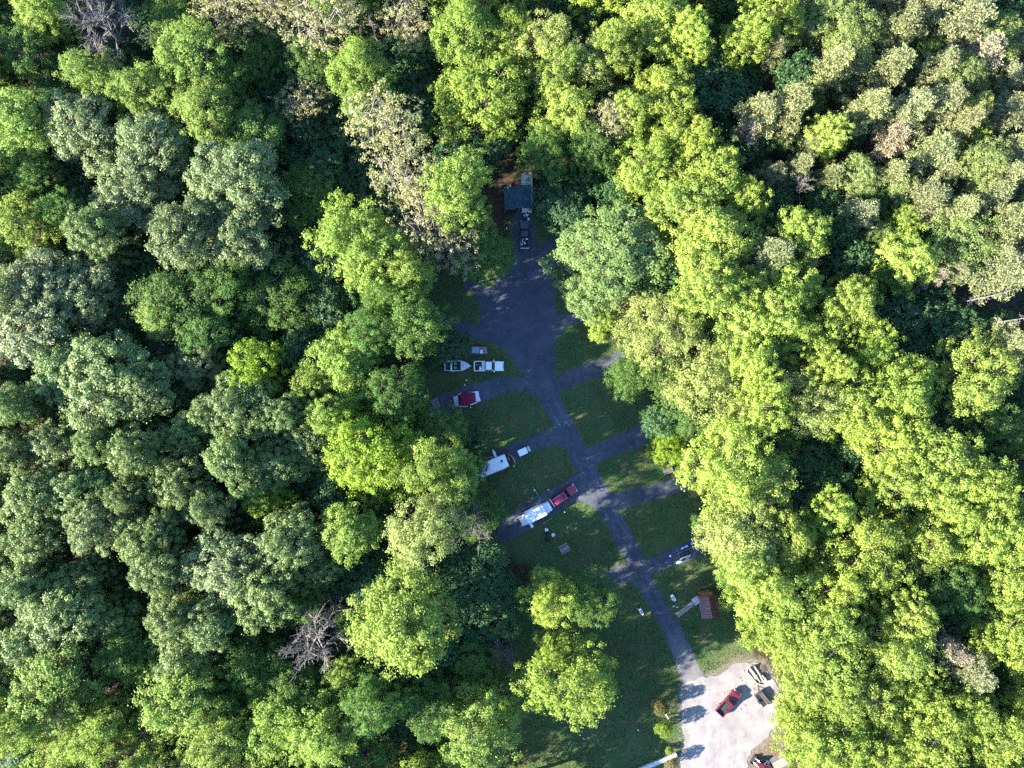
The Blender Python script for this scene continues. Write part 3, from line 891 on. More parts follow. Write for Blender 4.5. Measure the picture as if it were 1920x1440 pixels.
M_WOOD = mat('grey_weathered_wood', (0.20, 0.165, 0.165), 0.9, 0.3, 3.5)
M_WOODPALE = mat('pale_weathered_wood', (0.25, 0.225, 0.205), 0.9, 0.25, 3.0)
M_LOG = mat('log_wood', (0.22, 0.17, 0.14), 0.9, 0.35, 3.0)
M_ROOF = mat('maroon_metal_roof', (0.115, 0.040, 0.042), 0.38, 0.25, 1.2, spec=0.5)
M_CEDAR = mat('orange_brown_wood', (0.26, 0.10, 0.045), 0.8, 0.3, 3.0)
M_BLACK = mat('black_plastic', (0.015, 0.015, 0.017), 0.6, 0.2, 4)
M_BLUE = mat('blue_plastic', (0.03, 0.06, 0.26), 0.45, 0.2, 3)
M_TEAL = mat('pale_teal_plastic', (0.34, 0.46, 0.50), 0.5, 0.15, 3)
M_PLASTIC = mat('white_plastic', (0.74, 0.74, 0.74), 0.5, 0.06, 3)
M_BLUEGREY = mat('blue_grey_cover', (0.20, 0.25, 0.36), 0.6, 0.15, 2)
M_BROWN = mat('dark_brown_mat', (0.055, 0.032, 0.026), 0.9, 0.3, 3)
M_TAN = mat('tan_cloth', (0.36, 0.25, 0.19), 0.9, 0.2, 3)
M_CONCRETE = mat('concrete', (0.40, 0.40, 0.41), 0.9, 0.15, 1.2)
M_STEEL = mat('dark_steel', (0.05, 0.05, 0.055), 0.5, 0.2, 4, metal=0.4)
M_SOIL = mat('pale_soil', (0.19, 0.155, 0.125), 0.95, 0.3, 2.2, bump=0.4)
M_GREYTIN = mat('grey_tin', (0.24, 0.225, 0.20), 0.55, 0.25, 1.5, metal=0.2)

def wheel(parent, x, y, r=0.37, w=0.24):
    mb = MB()
    def ring(rad, y0, y1):
        n = 16
        v = [(x + rad * math.cos(6.2832 * k / n), y0, r + rad * math.sin(6.2832 * k / n)) for k in range(n)] + \
            [(x + rad * math.cos(6.2832 * k / n), y1, r + rad * math.sin(6.2832 * k / n)) for k in range(n)]
        return v, [tuple(range(n)), tuple(range(2 * n - 1, n - 1, -1))] + [(k, (k + 1) % n, n + (k + 1) % n, n + k) for k in range(n)]
    s = 1 if y > 0 else -1
    a = MB(); a.add(*ring(r, y - w / 2, y + w / 2))
    o = a.build('wheel', M_TYRE, parent)
    b = MB(); b.add(*ring(r * .62, y + s * (w / 2 - .05), y + s * (w / 2 + .012)))
    b.build('rim', M_RIM, o)

def vehicle(name, label, cat, px, rz, paint, L=5.7, W=1.95, style='pickup', crew=True, z=0.0, group='vehicles at the campsites', sunroof=False, toolbox=False, bump_mat=None):
    p = g(*px)
    t = thing(name, label, cat, (p.x, p.y, z), rz, group)
    h, w = L / 2, W / 2
    front_axle, rear_axle = h - 0.95, -h + 1.15
    for x in (front_axle, rear_axle):
        for s in (-1, 1):
            wheel(t, x, s * (w - 0.13))
    # lower body with wheel-arch cutaways given by a narrower chassis and side sills
    b = MB()
    b.rslab(-h + .05, h - .05, -w + .28, w - .28, 0.36, 0.62, 0.2)
    hood_x = h - 1.55
    b.rslab(hood_x - .1, h - .02, -w + .04, w - .04, 0.62, 1.02, 0.28, inset=0.03, front=0.10)
    b.slab([(hood_x - .1, -w + .12), (h - .5, -w + .2), (h - .18, -w + .36), (h - .18, w - .36), (h - .5, w - .2), (hood_x - .1, w - .12)], 1.02, 1.09,
           [(hood_x - .1, -w + .18), (h - .6, -w + .28), (h - .34, -w + .42), (h - .34, w - .42), (h - .6, w - .28), (hood_x - .1, w - .18)])
    cab_rear = -0.75 if crew else -0.15
    if style == 'suv': cab_rear = -h + 0.12
    b.rslab(cab_rear, hood_x, -w + .02, w - .02, 0.40, 1.04, 0.1, inset=0.03)
    b.box(front_axle + .42, h - .05, -w + .06, w - .06, 0.42, 0.66)
    b.build('body', paint, t)
    # cab: roof, pillars, glass
    zr, zs = (1.72, 1.05) if style == 'pickup' else (1.80, 1.05)
    wx0, wx1 = hood_x - .08, hood_x - .78                    # foot and head of the windscreen
    rx0, rx1 = (cab_rear + .02, cab_rear + .18) if style == 'pickup' else (cab_rear + .04, cab_rear + .28)
    wi = w - .07; ti = w - .26
    r = MB(); r.rslab(rx1 - .04, wx1 + .06, -ti - .02, ti + .02, zr - .05, zr + .02, 0.16, inset=0.02)
    r.rslab(rx1 + .02, wx1, -ti + .06, ti - .06, zr + .02, zr + .05, 0.14, inset=0.05)
    roof = r.build('roof', paint, t)
    if sunroof:
        s_ = MB(); s_.rslab(wx1 - .75, wx1 - .2, -.42, .42, zr + .045, zr + .06, .06)
        s_.build('sunroof', M_GLASS, roof)
        for s in (-1, 1):
            MB().tube([(rx1 + .2, s * (ti - .1), zr + .10), (wx1 - .9, s * (ti - .1), zr + .10)], 0.025, 5).build('roof_rail', M_CHROME, roof)
    pl = MB()
    for s in (-1, 1):
        pl.tube([(wx0, s * wi, zs), (wx1, s * ti, zr)], 0.045, 5)
        pl.tube([(rx0, s * wi, zs), (rx1, s * ti, zr)], 0.06, 5)
        mid = (wx1 + rx1) / 2
        pl.tube([(mid, s * wi, zs), (mid, s * ti, zr)], 0.05, 5)
        if style == 'suv': pl.tube([(mid - 1.1, s * wi, zs), (mid - 1.1, s * ti, zr)], 0.05, 5)
    pl.build('pillar_frame', paint, t)
    MB().panel([(wx0, -wi + .03, zs), (wx0, wi - .03, zs), (wx1 + .06, ti - .02, zr - .03), (wx1 + .06, -ti + .02, zr - .03)], -.02).build('windshield', M_GLASS, t)
    MB().panel([(rx0, -wi + .05, zs), (rx0, wi - .05, zs), (rx1, ti - .02, zr - .03), (rx1, -ti + .02, zr - .03)], .02).build('rear_window', M_GLASS, t)
    for s in (-1, 1):
        MB().panel([(rx0 + .05, s * (wi - .01), zs), (wx0 - .05, s * (wi - .01), zs), (wx1, s * (ti + .0), zr - .04), (rx1 + .03, s * (ti + .0), zr - .04)], .015).build('side_window', M_GLASS, t)
        m = MB(); m.rslab(wx0 - .28, wx0 - .08, s * (w + .13) - .10, s * (w + .13) + .10, 1.05, 1.22, .04)
        m.build('mirror', paint if style == 'pickup' else M_BLACK, t)
        m = MB(); m.box(h - .14, h - .015, s * (w - .36) - .2, s * (w - .36) + .2, .74, .92); m.build('headlight', M_LAMP, t)
        m = MB(); m.box(-h - .005, -h + .1, s * (w - .14) - .09, s * (w - .14) + .09, .74, 1.0); m.build('taillight', M_TAIL, t)
    m = MB(); m.rslab(h - .1, h + .09, -w + .06, w - .06, .44, .66, .08); m.build('front_bumper', bump_mat or M_CHROME, t)
    m = MB(); m.rslab(-h - .14, -h + .04, -w + .08, w - .08, .46, .64, .06); m.build('rear_bumper', M_CHROME, t)
    m = MB(); m.box(h - .06, h + .01, -.52, .52, .70, .95); m.build('grille', M_BLACK, t)
    if style == 'pickup':
        x0, x1 = -h, cab_rear - .03
        m = MB(); m.box(x0 + .06, x1 - .04, -w + .12, w - .12, .62, .66); bed = m.build('bed', M_BEDLINER, t)
        for s in (-1, 1):
            m = MB(); m.rslab(x0, x1, s * (w - .08) - .075, s * (w - .08) + .075, .55, 1.06, .04); m.build('bed_side', paint, t)
            q = MB(); q.rslab(rear_axle - .42, rear_axle + .42, s * (w - .27) - .12, s * (w - .27) + .12, .66, .84, .1); q.build('wheel_well', M_BEDLINER, bed)
        m = MB(); m.box(x0, x0 + .07, -w + .16, w - .16, .55, 1.04); tg = m.build('tailgate', paint, t)
        MB().box(x0 - .015, x0, -.12, .12, .88, .96).build('handle', M_BLACK, tg)
        m = MB(); m.box(x1 - .07, x1, -w + .16, w - .16, .66, 1.05); m.build('bed_front', paint, t)
        if toolbox:
            m = MB(); m.rslab(x1 - .60, x1 - .08, -w + .1, w - .1, .80, 1.17, .03); tb = m.build('toolbox', M_ALU, t)
            MB().box(x1 - .36, x1 - .32, -w + .12, w - .12, 1.17, 1.185).build('lid_seam', M_STEEL, tb)
    return t

def simple(name, label, cat, mb, material, loc=(0, 0, 0), rz=0, group=None, smooth=False):
    o = mb.build(name, material, smooth=smooth)
    o.location = loc
    o.rotation_euler = (0, 0, rz)
    return tag(o, label, cat, group)

def at(px, py, z=0.0):
    p = g(px, py)
    return (p.x, p.y, z)

# ------------------------------------------------------------------ white pickup, boat, utility trailer
A0 = heading((890, 688), (944, 688))
vehicle('pickup_truck', 'white crew-cab pickup truck with silver toolbox, nose towards the road', 'pickup truck', (917, 687), A0, M_WHITE, L=5.65, W=2.0, z=0.0, toolbox=True, bump_mat=M_WHITE)
simple('plank', 'pale board lying in the bed of the white pickup', 'plank', MB().box(-.55, .55, -.06, .06, 0, .05), M_WOODPALE, at(898, 684.5, .665), -.28)
simple('plastic_tote', 'white plastic box in the bed of the white pickup', 'box', MB().rslab(-.18, .18, -.32, .32, 0, .34, .05, inset=-.02), M_PLASTIC, at(901.0, 691.5, .665), 0.1)

def boat(px, rz):
    p = g(*px)
    zt = 0.55
    t = thing('boat', 'small white motorboat with pointed foredeck, behind the white pickup', 'boat', (p.x, p.y, 0.42), rz)
    st = [(-2.45, .92, .98), (-1.2, 1.0, 1.0), (0, 1.02, 1.02), (.9, .96, 1.05), (1.6, .72, 1.08), (2.15, .38, 1.12), (2.5, .03, 1.15)]
    v, f = [], []
    for x, w, h in st:
        keel = 0.0 + max(0, (x - 1.2)) ** 2 * 0.25
        v += [(x, -w, h - .42), (x, -w * .86, keel + .22), (x, 0, keel), (x, w * .86, keel + .22), (x, w, h - .42)]
    for i in range(len(st) - 1):
        for k in range(4):
            a = i * 5 + k
            f.append((a, a + 1, a + 6, a + 5))
    f.append((0, 1, 2, 3, 4))
    m = MB(); m.add(v, f); m.build('hull', M_WHITE, t)
    m = MB(); m.box(-2.4, .62, -.82, .82, .2, .24); m.build('floor', mat('boat_carpet', (0.03, 0.055, 0.05), .95, .3, 4), t)
    gl = [(x, w - .05, h - .40) for x, w, h in st]
    m = MB(); m.tube(gl, .065, 6); m.tube([(x, -y, z) for x, y, z in gl], .065, 6); m.tube([(-2.43, -.9, .57), (-2.43, .9, .57)], .07, 6); m.build('gunwale', M_PLASTIC, t)
    dk = [(x, w, h) for x, w, h in st if x > .5]
    dk = [(.7, .97, 1.04)] + dk
    v = [(x, -w + .03, h - .38) for x, w, h in dk] + [(x, 0, h - .30) for x, w, h in dk] + [(x, w - .03, h - .38) for x, w, h in dk]
    n = len(dk); f = []
    for i in range(n - 1):
        f += [(i, i + 1, n + i + 1, n + i), (n + i, n + i + 1, 2 * n + i + 1, 2 * n + i)]
    m = MB(); m.add(v, f); d = m.build('foredeck', M_CANVAS, t)
    for y in (-.3, .3):
        MB().tube([(.75, y * 1.3, .69), (1.7, y * .8, .72)], .025, 4).build('deck_rib', M_PLASTIC, d)
    m = MB(); m.box(.45, .65, -.88, .88, .24, .66); m.build('dashboard', M_BLACK, t)
    MB().panel([(.66, -.86, .66), (.66, .86, .66), (.42, .8, .95), (.42, -.8, .95)], .02).build('windshield', M_GLASS, t)
    for x, y in ((-.2, -.4), (-.2, .4)):
        m = MB(); m.rslab(x - .26, x + .26, y - .25, y + .25, .24, .6, .06); s = m.build('seat', mat('boat_seat', (.10, .16, .13), .7, .2, 3), t)
        MB().box(x - .3, x - .22, y - .25, y + .25, .5, .95).build('backrest', M_CANVAS, s)
    m = MB(); m.box(-1.32, -1.0, -.9, .9, .24, .55); m.build('bench', M_PLASTIC, t)
    m = MB(); m.rslab(-2.85, -2.45, -.22, .22, .2, .85, .1, inset=.05); m.build('outboard_motor', M_BLACK, t)
    # trailer carrying it
    q = thing('boat_trailer', 'galvanised trailer under the small white motorboat', 'trailer', (p.x, p.y, 0), rz)
    m = MB()
    for s in (-1, 1):
        m.tube([(-2.3, s * .65, .38), (1.2, s * .65, .38), (2.7, 0, .40)], .04, 5)
    for x in (-2.0, -.6, .8): m.tube([(x, -.65, .38), (x, .65, .38)], .035, 5)
    m.tube([(2.6, 0, .40), (3.0, 0, .40)], .04, 5)
    m.build('frame', M_ALU, q)
    for s in (-1, 1):
        wheel(q, -.9, s * .98, .30, .18)
        MB().panel([(-1.25, s * .88, .62), (-.55, s * .88, .62), (-.55, s * 1.08, .62), (-1.25, s * 1.08, .62)], .02).build('fender', M_ALU, q)
        MB().tube([(-2.2, s * .45, .43), (.6, s * .45, .43)], .035, 4).build('bunk', M_WOOD, q)
    MB().tube([(2.85, .12, 0), (2.85, .12, .5)], .03, 5).build('jack', M_STEEL, q)
boat((858, 686.5), A0)

def flat_trailer(px, rz, label, L, W, deck, z=0.0, sides=0.0, plank_n=8, group='small trailers', name='utility_trailer'):
    p = g(*px)
    q = thing(name, label, 'trailer', (p.x, p.y, z), rz, group)
    m = MB()
    for s in (-1, 1): m.tube([(-L / 2, s * W * .42, .42), (L / 2, s * W * .42, .42), (L / 2 + .9, 0, .42)], .045, 5)
    for x in (-L / 2, 0, L / 2): m.tube([(x, -W * .42, .42), (x, W * .42, .42)], .04, 5)
    m.tube([(L / 2 + .8, 0, .42), (L / 2 + 1.25, 0, .42)], .05, 5)
    m.build('frame', M_STEEL, q)
    for k in range(plank_n):
        y0 = -W / 2 + W * k / plank_n
        MB().box(-L / 2, L / 2, y0 + .012, y0 + W / plank_n - .012, .47, .505 + .006 * (k % 3)).build('plank', deck, q)
    for s in (-1, 1):
        wheel(q, -.15, s * (W / 2 + .13), .30, .18)
        m = MB(); m.panel([(-.52, s * (W / 2 + .01), .64), (.22, s * (W / 2 + .01), .64), (.22, s * (W / 2 + .25), .64), (-.52, s * (W / 2 + .25), .64)], .02); m.build('fender', M_STEEL, q)
        if sides:
            MB().box(-L / 2, L / 2, s * (W / 2 + .0) - .02, s * W / 2 + .02, .51, .5 + sides).build('side_board', deck, q)
    if sides:
        MB().box(L / 2 - .04, L / 2, -W / 2 + .03, W / 2 - .03, .51, .5 + sides).build('front_board', deck, q)
    MB().tube([(L / 2 + .9, .1, 0), (L / 2 + .9, .1, .5)], .03, 5).build('jack', M_STEEL, q)
    return q
flat_trailer((895, 657.5), A0, 'loaded utility trailer parked above the white pickup', 3.9, 1.45, M_WOOD, sides=.12)
bx = MB(); bx.rslab(-.78, .78, -.62, .62, 0, .62, .05, inset=.03); bx.rslab(-.74, .74, -.58, .58, .62, .66, .05, inset=.05)
simple('cargo_box', 'square blue-grey cargo box on the loaded utility trailer', 'box', bx, M_BLUEGREY, at(892, 657, .512), A0)
bx = MB(); bx.rslab(-.18, .18, -.34, .34, 0, .36, .05, inset=-.03); bx.rslab(-.12, .12, -.27, .27, .36, .38, .03)
simple('cooler', 'narrow white cooler on the front of the loaded utility trailer', 'cooler', bx, M_PLASTIC, at(903, 660, .512), A0)
for k, (x, y, a, L_) in enumerate(((908, 653, .3, .7), (910, 656, -.5, .8), (912, 660, -.9, .75), (909, 662, .1, .6))):
    lg = MB(); lg.tube([(-L_ / 2, 0, .09), (0, .03, .10), (L_ / 2, 0, .09)], [.09, .10, .08], 7)
    simple('firewood_log', ('uppermost', 'second', 'third', 'lowest')[k] + ' brown firewood log on the nose of the utility trailer', 'log', lg, M_TAN, at(x, y, .512), a, 'firewood on the utility trailer')
# cover at the trailer's rear end
bx = MB(); bx.rslab(-.42, .42, -.55, .55, 0, .4, .08, inset=.08)
simple('covered_bundle', 'teal tarp-wrapped bundle on the rear of the loaded utility trailer', 'bundle', bx, M_TARP, at(880.5, 657.5, .512), A0)

# ------------------------------------------------------------------ maroon tent
def tent():
    rz = heading((853, 753), (900, 742))
    p = g(875.5, 748)
    t = thing('camping_tent', 'maroon six-sided camping tent with pale grey ends', 'tent', (p.x, p.y, .045), rz)
    L, W = 2.55, 1.25
    m = MB(); m.slab([(-L * .86, -W * .85), (0, -W * 1.05), (L * .86, -W * .9), (L * .86, W * .9), (0, W * 1.05), (-L * .86, W * .85)], 0, .95,
                     [(-L * .72, -W * .72), (0, -W * .95), (L * .72, -W * .75), (L * .72, W * .75), (0, W * .95), (-L * .72, W * .72)])
    m.build('wall', M_CANVAS, t)
    o = [(-L * .72, -W * .8), (-.2, -W * 1.12), (L * .68, -W * .72), (L * .74, W * .62), (.35, W * 1.08), (-L * .62, W * .85)]
    z = .97
    v = [(x, y, z) for x, y in o] + [(-L * .32, 0, 1.95), (L * .3, 0, 2.0)]
    f = [(0, 1, 7, 6), (1, 2, 7), (2, 3, 7), (3, 4, 7), (4, 5, 6, 7), (5, 0, 6)]
    m = MB(); m.add(v, f); fly = m.build('fly', M_MAROON, t)
    MB().tube([(-L * .32, 0, 1.97), (0, 0, 1.95), (L * .3, 0, 2.02)], .03, 5).build('ridge_seam', M_MAROON, fly)
    for s, lab in ((-1, 'rear'), (1, 'front')):
        x0, x1 = s * L * .72, s * L * 1.02
        v = [(x0, -W * .82, .94), (x0, W * .82, .94), (x1, W * .78, .55), (s * L * .98, 0, .68), (x1, -W * .8, .55),
             (x0, -W * .82, .02), (x0, W * .82, .02), (x1, W * .78, .02), (s * L * .98, 0, .02), (x1, -W * .8, .02)]
        f = [(0, 1, 2, 3, 4), (0, 4, 9, 5), (4, 3, 8, 9), (3, 2, 7, 8), (2, 1, 6, 7), (5, 6, 7, 8, 9)]
        MB().add(v, f).build('end_panel', M_CANVAS, t)
    MB().panel([(.45, -W * .98, .92), (L * .72, -W * .82, .92), (L * .75, -W * 1.0, .62), (.45, -W * 1.16, .62)], .02).build('side_flap', M_CANVAS, t)
    MB().panel([(-L * .72, -W * .84, .92), (-.1, -W * 1.06, .92), (-.1, -W * 1.26, .62), (-L * .74, -W * 1.0, .62)], .02).build('side_flap', M_CANVAS, t)
    MB().panel([(-L * .6, W * .86, .93), (-L * .3, W * 1.0, .93), (-L * .3, W * 1.15, .66), (-L * .6, W * 1.0, .66)], -.02).build('side_flap', M_BEIGE, t)
    for x, y in ((-2.9, -1.3), (-2.9, 1.3), (2.9, -1.3), (2.9, 1.3)):
        MB().tube([(x, y, -.03), (x * .97, y * .97, .12)], .015, 4).build('stake', M_STEEL, t)
tent()

# ------------------------------------------------------------------ picnic tables
def picnic_table(px, rz, label, z=0.0):
    p = g(*px)
    t = thing('picnic_table', label, 'picnic table', (p.x, p.y, z), rz, 'wooden picnic tables')
    for k in range(5):
        y = -.38 + k * .19
        MB().box(-.95 - .01 * (k % 2), .95, y - .086, y + .086, .72, .76 + .004 * (k % 2)).build('top_plank', M_WOOD, t)
    for s in (-1, 1):
        for k in range(2):
            y = s * (.66 + .13 * k)
            MB().box(-.95, .95 + .015 * k, y - .06, y + .06, .42, .455).build('bench_plank', M_WOODPALE if s > 0 else M_WOOD, t)
    for x in (-.68, .68):
        for s in (-1, 1):
            MB().panel([(x - .04, s * .66, 0), (x + .04, s * .66, 0), (x + .04, s * .22, .72), (x - .04, s * .22, .72)], .045).build('leg', M_WOOD, t)
        MB().box(x - .10, x - .045, -.8, .8, .33, .418).build('crossbeam', M_WOOD, t)
    return t
picnic_table((1058, 1028), heading((1050, 1032), (1067, 1023)), 'weathered picnic table on the lawn below the white pop-up camper')
picnic_table((1250.5, 879.5), heading((1243, 882), (1260, 876)), 'weathered picnic table at the edge of the right-hand trees')
picnic_table((815, 757), heading((812, 748), (818, 767)), 'brown picnic table at the far end of the maroon tent pad', .044)

# ------------------------------------------------------------------ travel trailer, golf cart
RZ_T = heading((890, 885), (952, 860))
def travel_trailer(px, rz, label, L=6.6, W=2.45, z=0.05, roof=None, wall=None, old=False):
    p = g(*px)
    t = thing('travel_trailer', label, 'camper', (p.x, p.y, z), rz)
    m = MB(); m.rslab(-L / 2, L / 2, -W / 2, W / 2, .55, 2.55, .12); m.build('body', wall or M_CAMPER, t)
    m = MB(); m.rslab(-L / 2 - .03, L / 2 + .03, -W / 2 - .03, W / 2 + .03, 2.55, 2.66, .14, inset=.05); r = m.build('roof', roof or M_CAMPER, t)
    m = MB(); m.rslab(L / 2 - 1.15, L / 2 - .75, -.0, .4, 2.66, 2.78, .05); m.build('roof_vent', M_BLACK, r)
    m = MB(); m.rslab(-L / 2 + 1.0, -L / 2 + 1.4, -.2, .2, 2.66, 2.78, .05); m.build('roof_vent', M_PLASTIC, r)
    if not old:
        m = MB(); m.rslab(-.75, .15, -.35, .35, 2.66, 2.95, .1, inset=.08); m.build('air_conditioner', M_CANVAS, r)
        m = MB(); m.box(-1.4, 1.7, -W / 2 + .30, -W / 2 + .37, 2.66, 2.70); m.build('roof_seam', M_PLASTIC, r)
    MB().tube([(-L / 2 + .5, -W / 2 - .08, 2.45), (L / 2 - .6, -W / 2 - .08, 2.45)], .07, 7).build('awning_roll', M_CANVAS, t)
    d = MB().box(L / 2 - 2.0, L / 2 - 1.3, -W / 2 - .02, -W / 2 + .01, .65, 2.35).build('door', M_PLASTIC, t)
    MB().box(L / 2 - 1.42, L / 2 - 1.36, -W / 2 - .05, -W / 2 - .02, 1.35, 1.5).build('handle', M_STEEL, d)
    for x in (-1.9, 0.1):
        for s in (-1, 1):
            MB().box(x - .45, x + .45, s * (W / 2 + .005) - .012, s * (W / 2 + .005) + .012, 1.5, 2.1).build('window', M_GLASS, t)
    for x in (-.35, .45):
        for s in (-1, 1): wheel(t, x - .3, s * (W / 2 - .14), .35, .22)
    m = MB()
    for s in (-1, 1): m.tube([(L / 2 - .1, s * .7, .5), (L / 2 + 1.1, 0, .48)], .05, 5)
    m.build('hitch', M_STEEL, t)
    m = MB(); m.tube([(L / 2 + .9, 0, 0), (L / 2 + .9, 0, .6)], .04, 5); m.build('jack', M_STEEL, t)
    for s in (-1, 1):
        m = MB(); m.slab(circle(.155, 12, L / 2 + .42, s * .18), .5, 1.0, circle(.12, 12, L / 2 + .42, s * .18)); m.build('propane_tank', M_PLASTIC if old else M_GREYTIN, t)
    return t
tt = travel_trailer((921, 873), RZ_T, 'long white travel trailer half under the trees, black roof vent showing')
m = MB(); m.rslab(1.3, 1.75, 1.27, 2.35, .55, 1.0, .06); m.slab([(1.4, 2.3), (1.65, 2.3), (1.65, 2.7), (1.4, 2.7)], .7, .9); m.build('fold_down_step', M_PLASTIC, tt)
lf = MB(); lf.box(1.4, 1.65, 1.4, 1.46, 0, .56); lf.box(1.4, 1.65, 2.2, 2.26, 0, .56); lf.build('step_leg', M_STEEL, tt)
mt = MB(); mt.slab(rrect(-.55, .55, -1.15, 1.15, .1), 0, .02)
simple('outdoor_mat', 'dark brown ground mat in front of the long travel trailer', 'mat', mt, M_BROWN, at(957.5, 862, .05), RZ_T)
cv = MB(); cv.tube([(-.25, 1.15, .1), (.10, .85, .13), (.25, .3, .15), (.32, -.3, .14), (.28, -.85, .12), (.2, -1.15, .09)], [.06, .11, .13, .13, .11, .07], 7)
simple('rolled_awning', 'curved tan cloth roll beside the brown ground mat', 'cloth roll', cv, M_TAN, at(960, 861, .045), RZ_T + .05)

def golf_cart():
    p = g(982.5, 845)
    rz = heading((973, 849), (993, 840))
    t = thing('golf_cart', 'small golf cart with a white roof behind the long travel trailer', 'golf cart', (p.x, p.y, .05), rz)
    m = MB(); m.rslab(-1.15, 1.2, -.58, .58, .22, .42, .15); m.rslab(.72, 1.25, -.52, .52, .42, .82, .18, inset=.06); m.rslab(-1.15, -.35, -.56, .56, .42, .70, .1); m.build('body', M_CANVAS, t)
    m = MB(); m.rslab(-.55, -.05, -.52, .52, .70, .82, .08); s = m.build('seat', M_BLACK, t)
    m = MB(); m.rslab(-.68, -.56, -.52, .52, .80, 1.2, .04); m.build('backrest', M_BLACK, s)
    m = MB(); m.rslab(-1.2, .55, -.62, .62, 1.82, 1.87, .14); m.rslab(-1.1, .45, -.52, .52, 1.87, 1.91, .12, inset=.04); m.build('roof', M_PLASTIC, t)
    for x in (-1.0, .5):
        for s_ in (-1, 1):
            MB().tube([(x + (.25 if x > 0 else 0), s_ * .5, .6), (x, s_ * .52, 1.84)], .025, 5).build('roof_post', M_BLACK, t)
    MB().tube([(.45, .25, .95), (.7, .25, .75)], .02, 5).build('steering_column', M_BLACK, t)
    m = MB(); m.tube([(.45 + .02 * math.sin(a), .25 + .17 * math.cos(a), .97 + .12 * math.sin(a)) for a in [k * .5236 for k in range(13)]], .018, 5); m.build('steering_wheel', M_BLACK, t)
    for x in (-.78, .85):
        for s_ in (-1, 1): wheel(t, x, s_ * .55, .22, .18)
    for s_ in (-1, 1):
        m = MB(); m.box(1.16, 1.24, s_ * .36 - .09, s_ * .36 + .09, .6, .72); m.build('headlight', M_LAMP, t)
golf_cart()

# ------------------------------------------------------------------ pop-up camper and red SUV
RZ_P = heading((977, 976), (1032, 946))
def popup():
    p = g(1003.5, 961)
    t = thing('popup_camper', 'white folding pop-up camper with pulled-out bunk ends, behind the red SUV', 'camper', (p.x, p.y, .055), RZ_P)
    m = MB(); m.rslab(-2.0, 2.0, -1.1, 1.1, .45, 1.05, .1); m.build('body', M_CAMPER, t)
    m = MB(); m.rslab(-1.85, 1.85, -1.0, 1.0, 1.05, 2.35, .08, inset=.02); m.build('tent_wall', M_BEIGE, t)
    m = MB(); m.rslab(-2.0, 2.0, -1.15, 1.15, 2.35, 2.50, .14, inset=.05); r = m.build('roof', M_CAMPER, t)
    m = MB(); m.rslab(-1.35, -.45, -.55, .05, 2.50, 2.72, .1, inset=.06); m.build('air_conditioner', M_PLASTIC, r)
    MB().tube([(-1.8, .98, 2.52), (1.8, .98, 2.52)], .03, 5).build('roof_rail', M_ALU, r)
    for s, mt_ in ((1, M_CANVAS), (-1, M_CANVAS)):
        x0, x1 = s * 1.9, s * 3.35
        w = 1.05
        v = [(x0, -w, 2.3), (x0, w, 2.3), (s * 3.2, w * .8, 2.05), (x1, w * .6, 1.5), (x1, -w * .6, 1.5), (s * 3.2, -w * .8, 2.05),
             (x0, -w, 1.1), (x0, w, 1.1), (x1, w * .92, 1.1), (x1, -w * .92, 1.1)]
        f = [(0, 1, 2, 5), (5, 2, 3, 4), (1, 7, 8, 3, 2), (0, 5, 4, 9, 6), (4, 3, 8, 9), (6, 9, 8, 7)]
        MB().add(v, f).build('bunk_tent', mt_, t)
        MB().box(min(x0, x1), max(x0, x1), -.98, .98, 1.02, 1.09).build('bunk_board', M_ALU, t)
        for y in (-.8, .8): MB().tube([(s * 3.2, y, 1.03), (s * 2.1, y, .5)], .025, 4).build('bunk_brace', M_ALU, t)
    m = MB(); m.rslab(-1.75, 1.2, 1.17, 1.36, 1.75, 1.95, .05); aw = m.build('awning_bag', M_PLASTIC, t)
    for x in (-1.4, .9): MB().tube([(x, 1.27, 1.75), (x, 1.12, 1.0)], .02, 4).build('awning_strap', M_ALU, aw)
    m = MB(); m.rslab(-2.0, -1.5, -2.05, -1.17, 1.5, 1.6, .04); m.build('door_shade', M_PLASTIC, t)
    MB().tube([(-1.75, -2.0, 0), (-1.75, -2.0, 1.5)], .025, 4).build('shade_pole', M_ALU, t)
    for x, y in ((-.4, -1.22), (.15, -1.25), (.6, -1.2)):
        m = MB(); m.rslab(x - .2, x + .2, y - .12, y + .12, .5, .9, .04); m.build('side_box', M_PLASTIC, t)
    for s in (-1, 1): wheel(t, -.1, s * .95, .32, .2)
    m = MB()
    for s in (-1, 1): m.tube([(1.9, s * .6, .48), (3.3, 0, .46)], .045, 5)
    m.build('hitch', M_STEEL, t)
    for x, y in ((-1.8, -.9), (-1.8, .9), (1.8, -.9), (1.8, .9), (3.15, 0)): MB().tube([(x, y, 0), (x, y, .48)], .03, 4).build('jack', M_STEEL, t)
popup()
vehicle('suv', 'red sport utility vehicle with dark sunroof, in front of the pop-up camper', 'car', (1056.5, 927.5), heading((1040, 938), (1074, 915)), M_RED, L=5.35, W=1.98, style='suv', z=.05, sunroof=True)

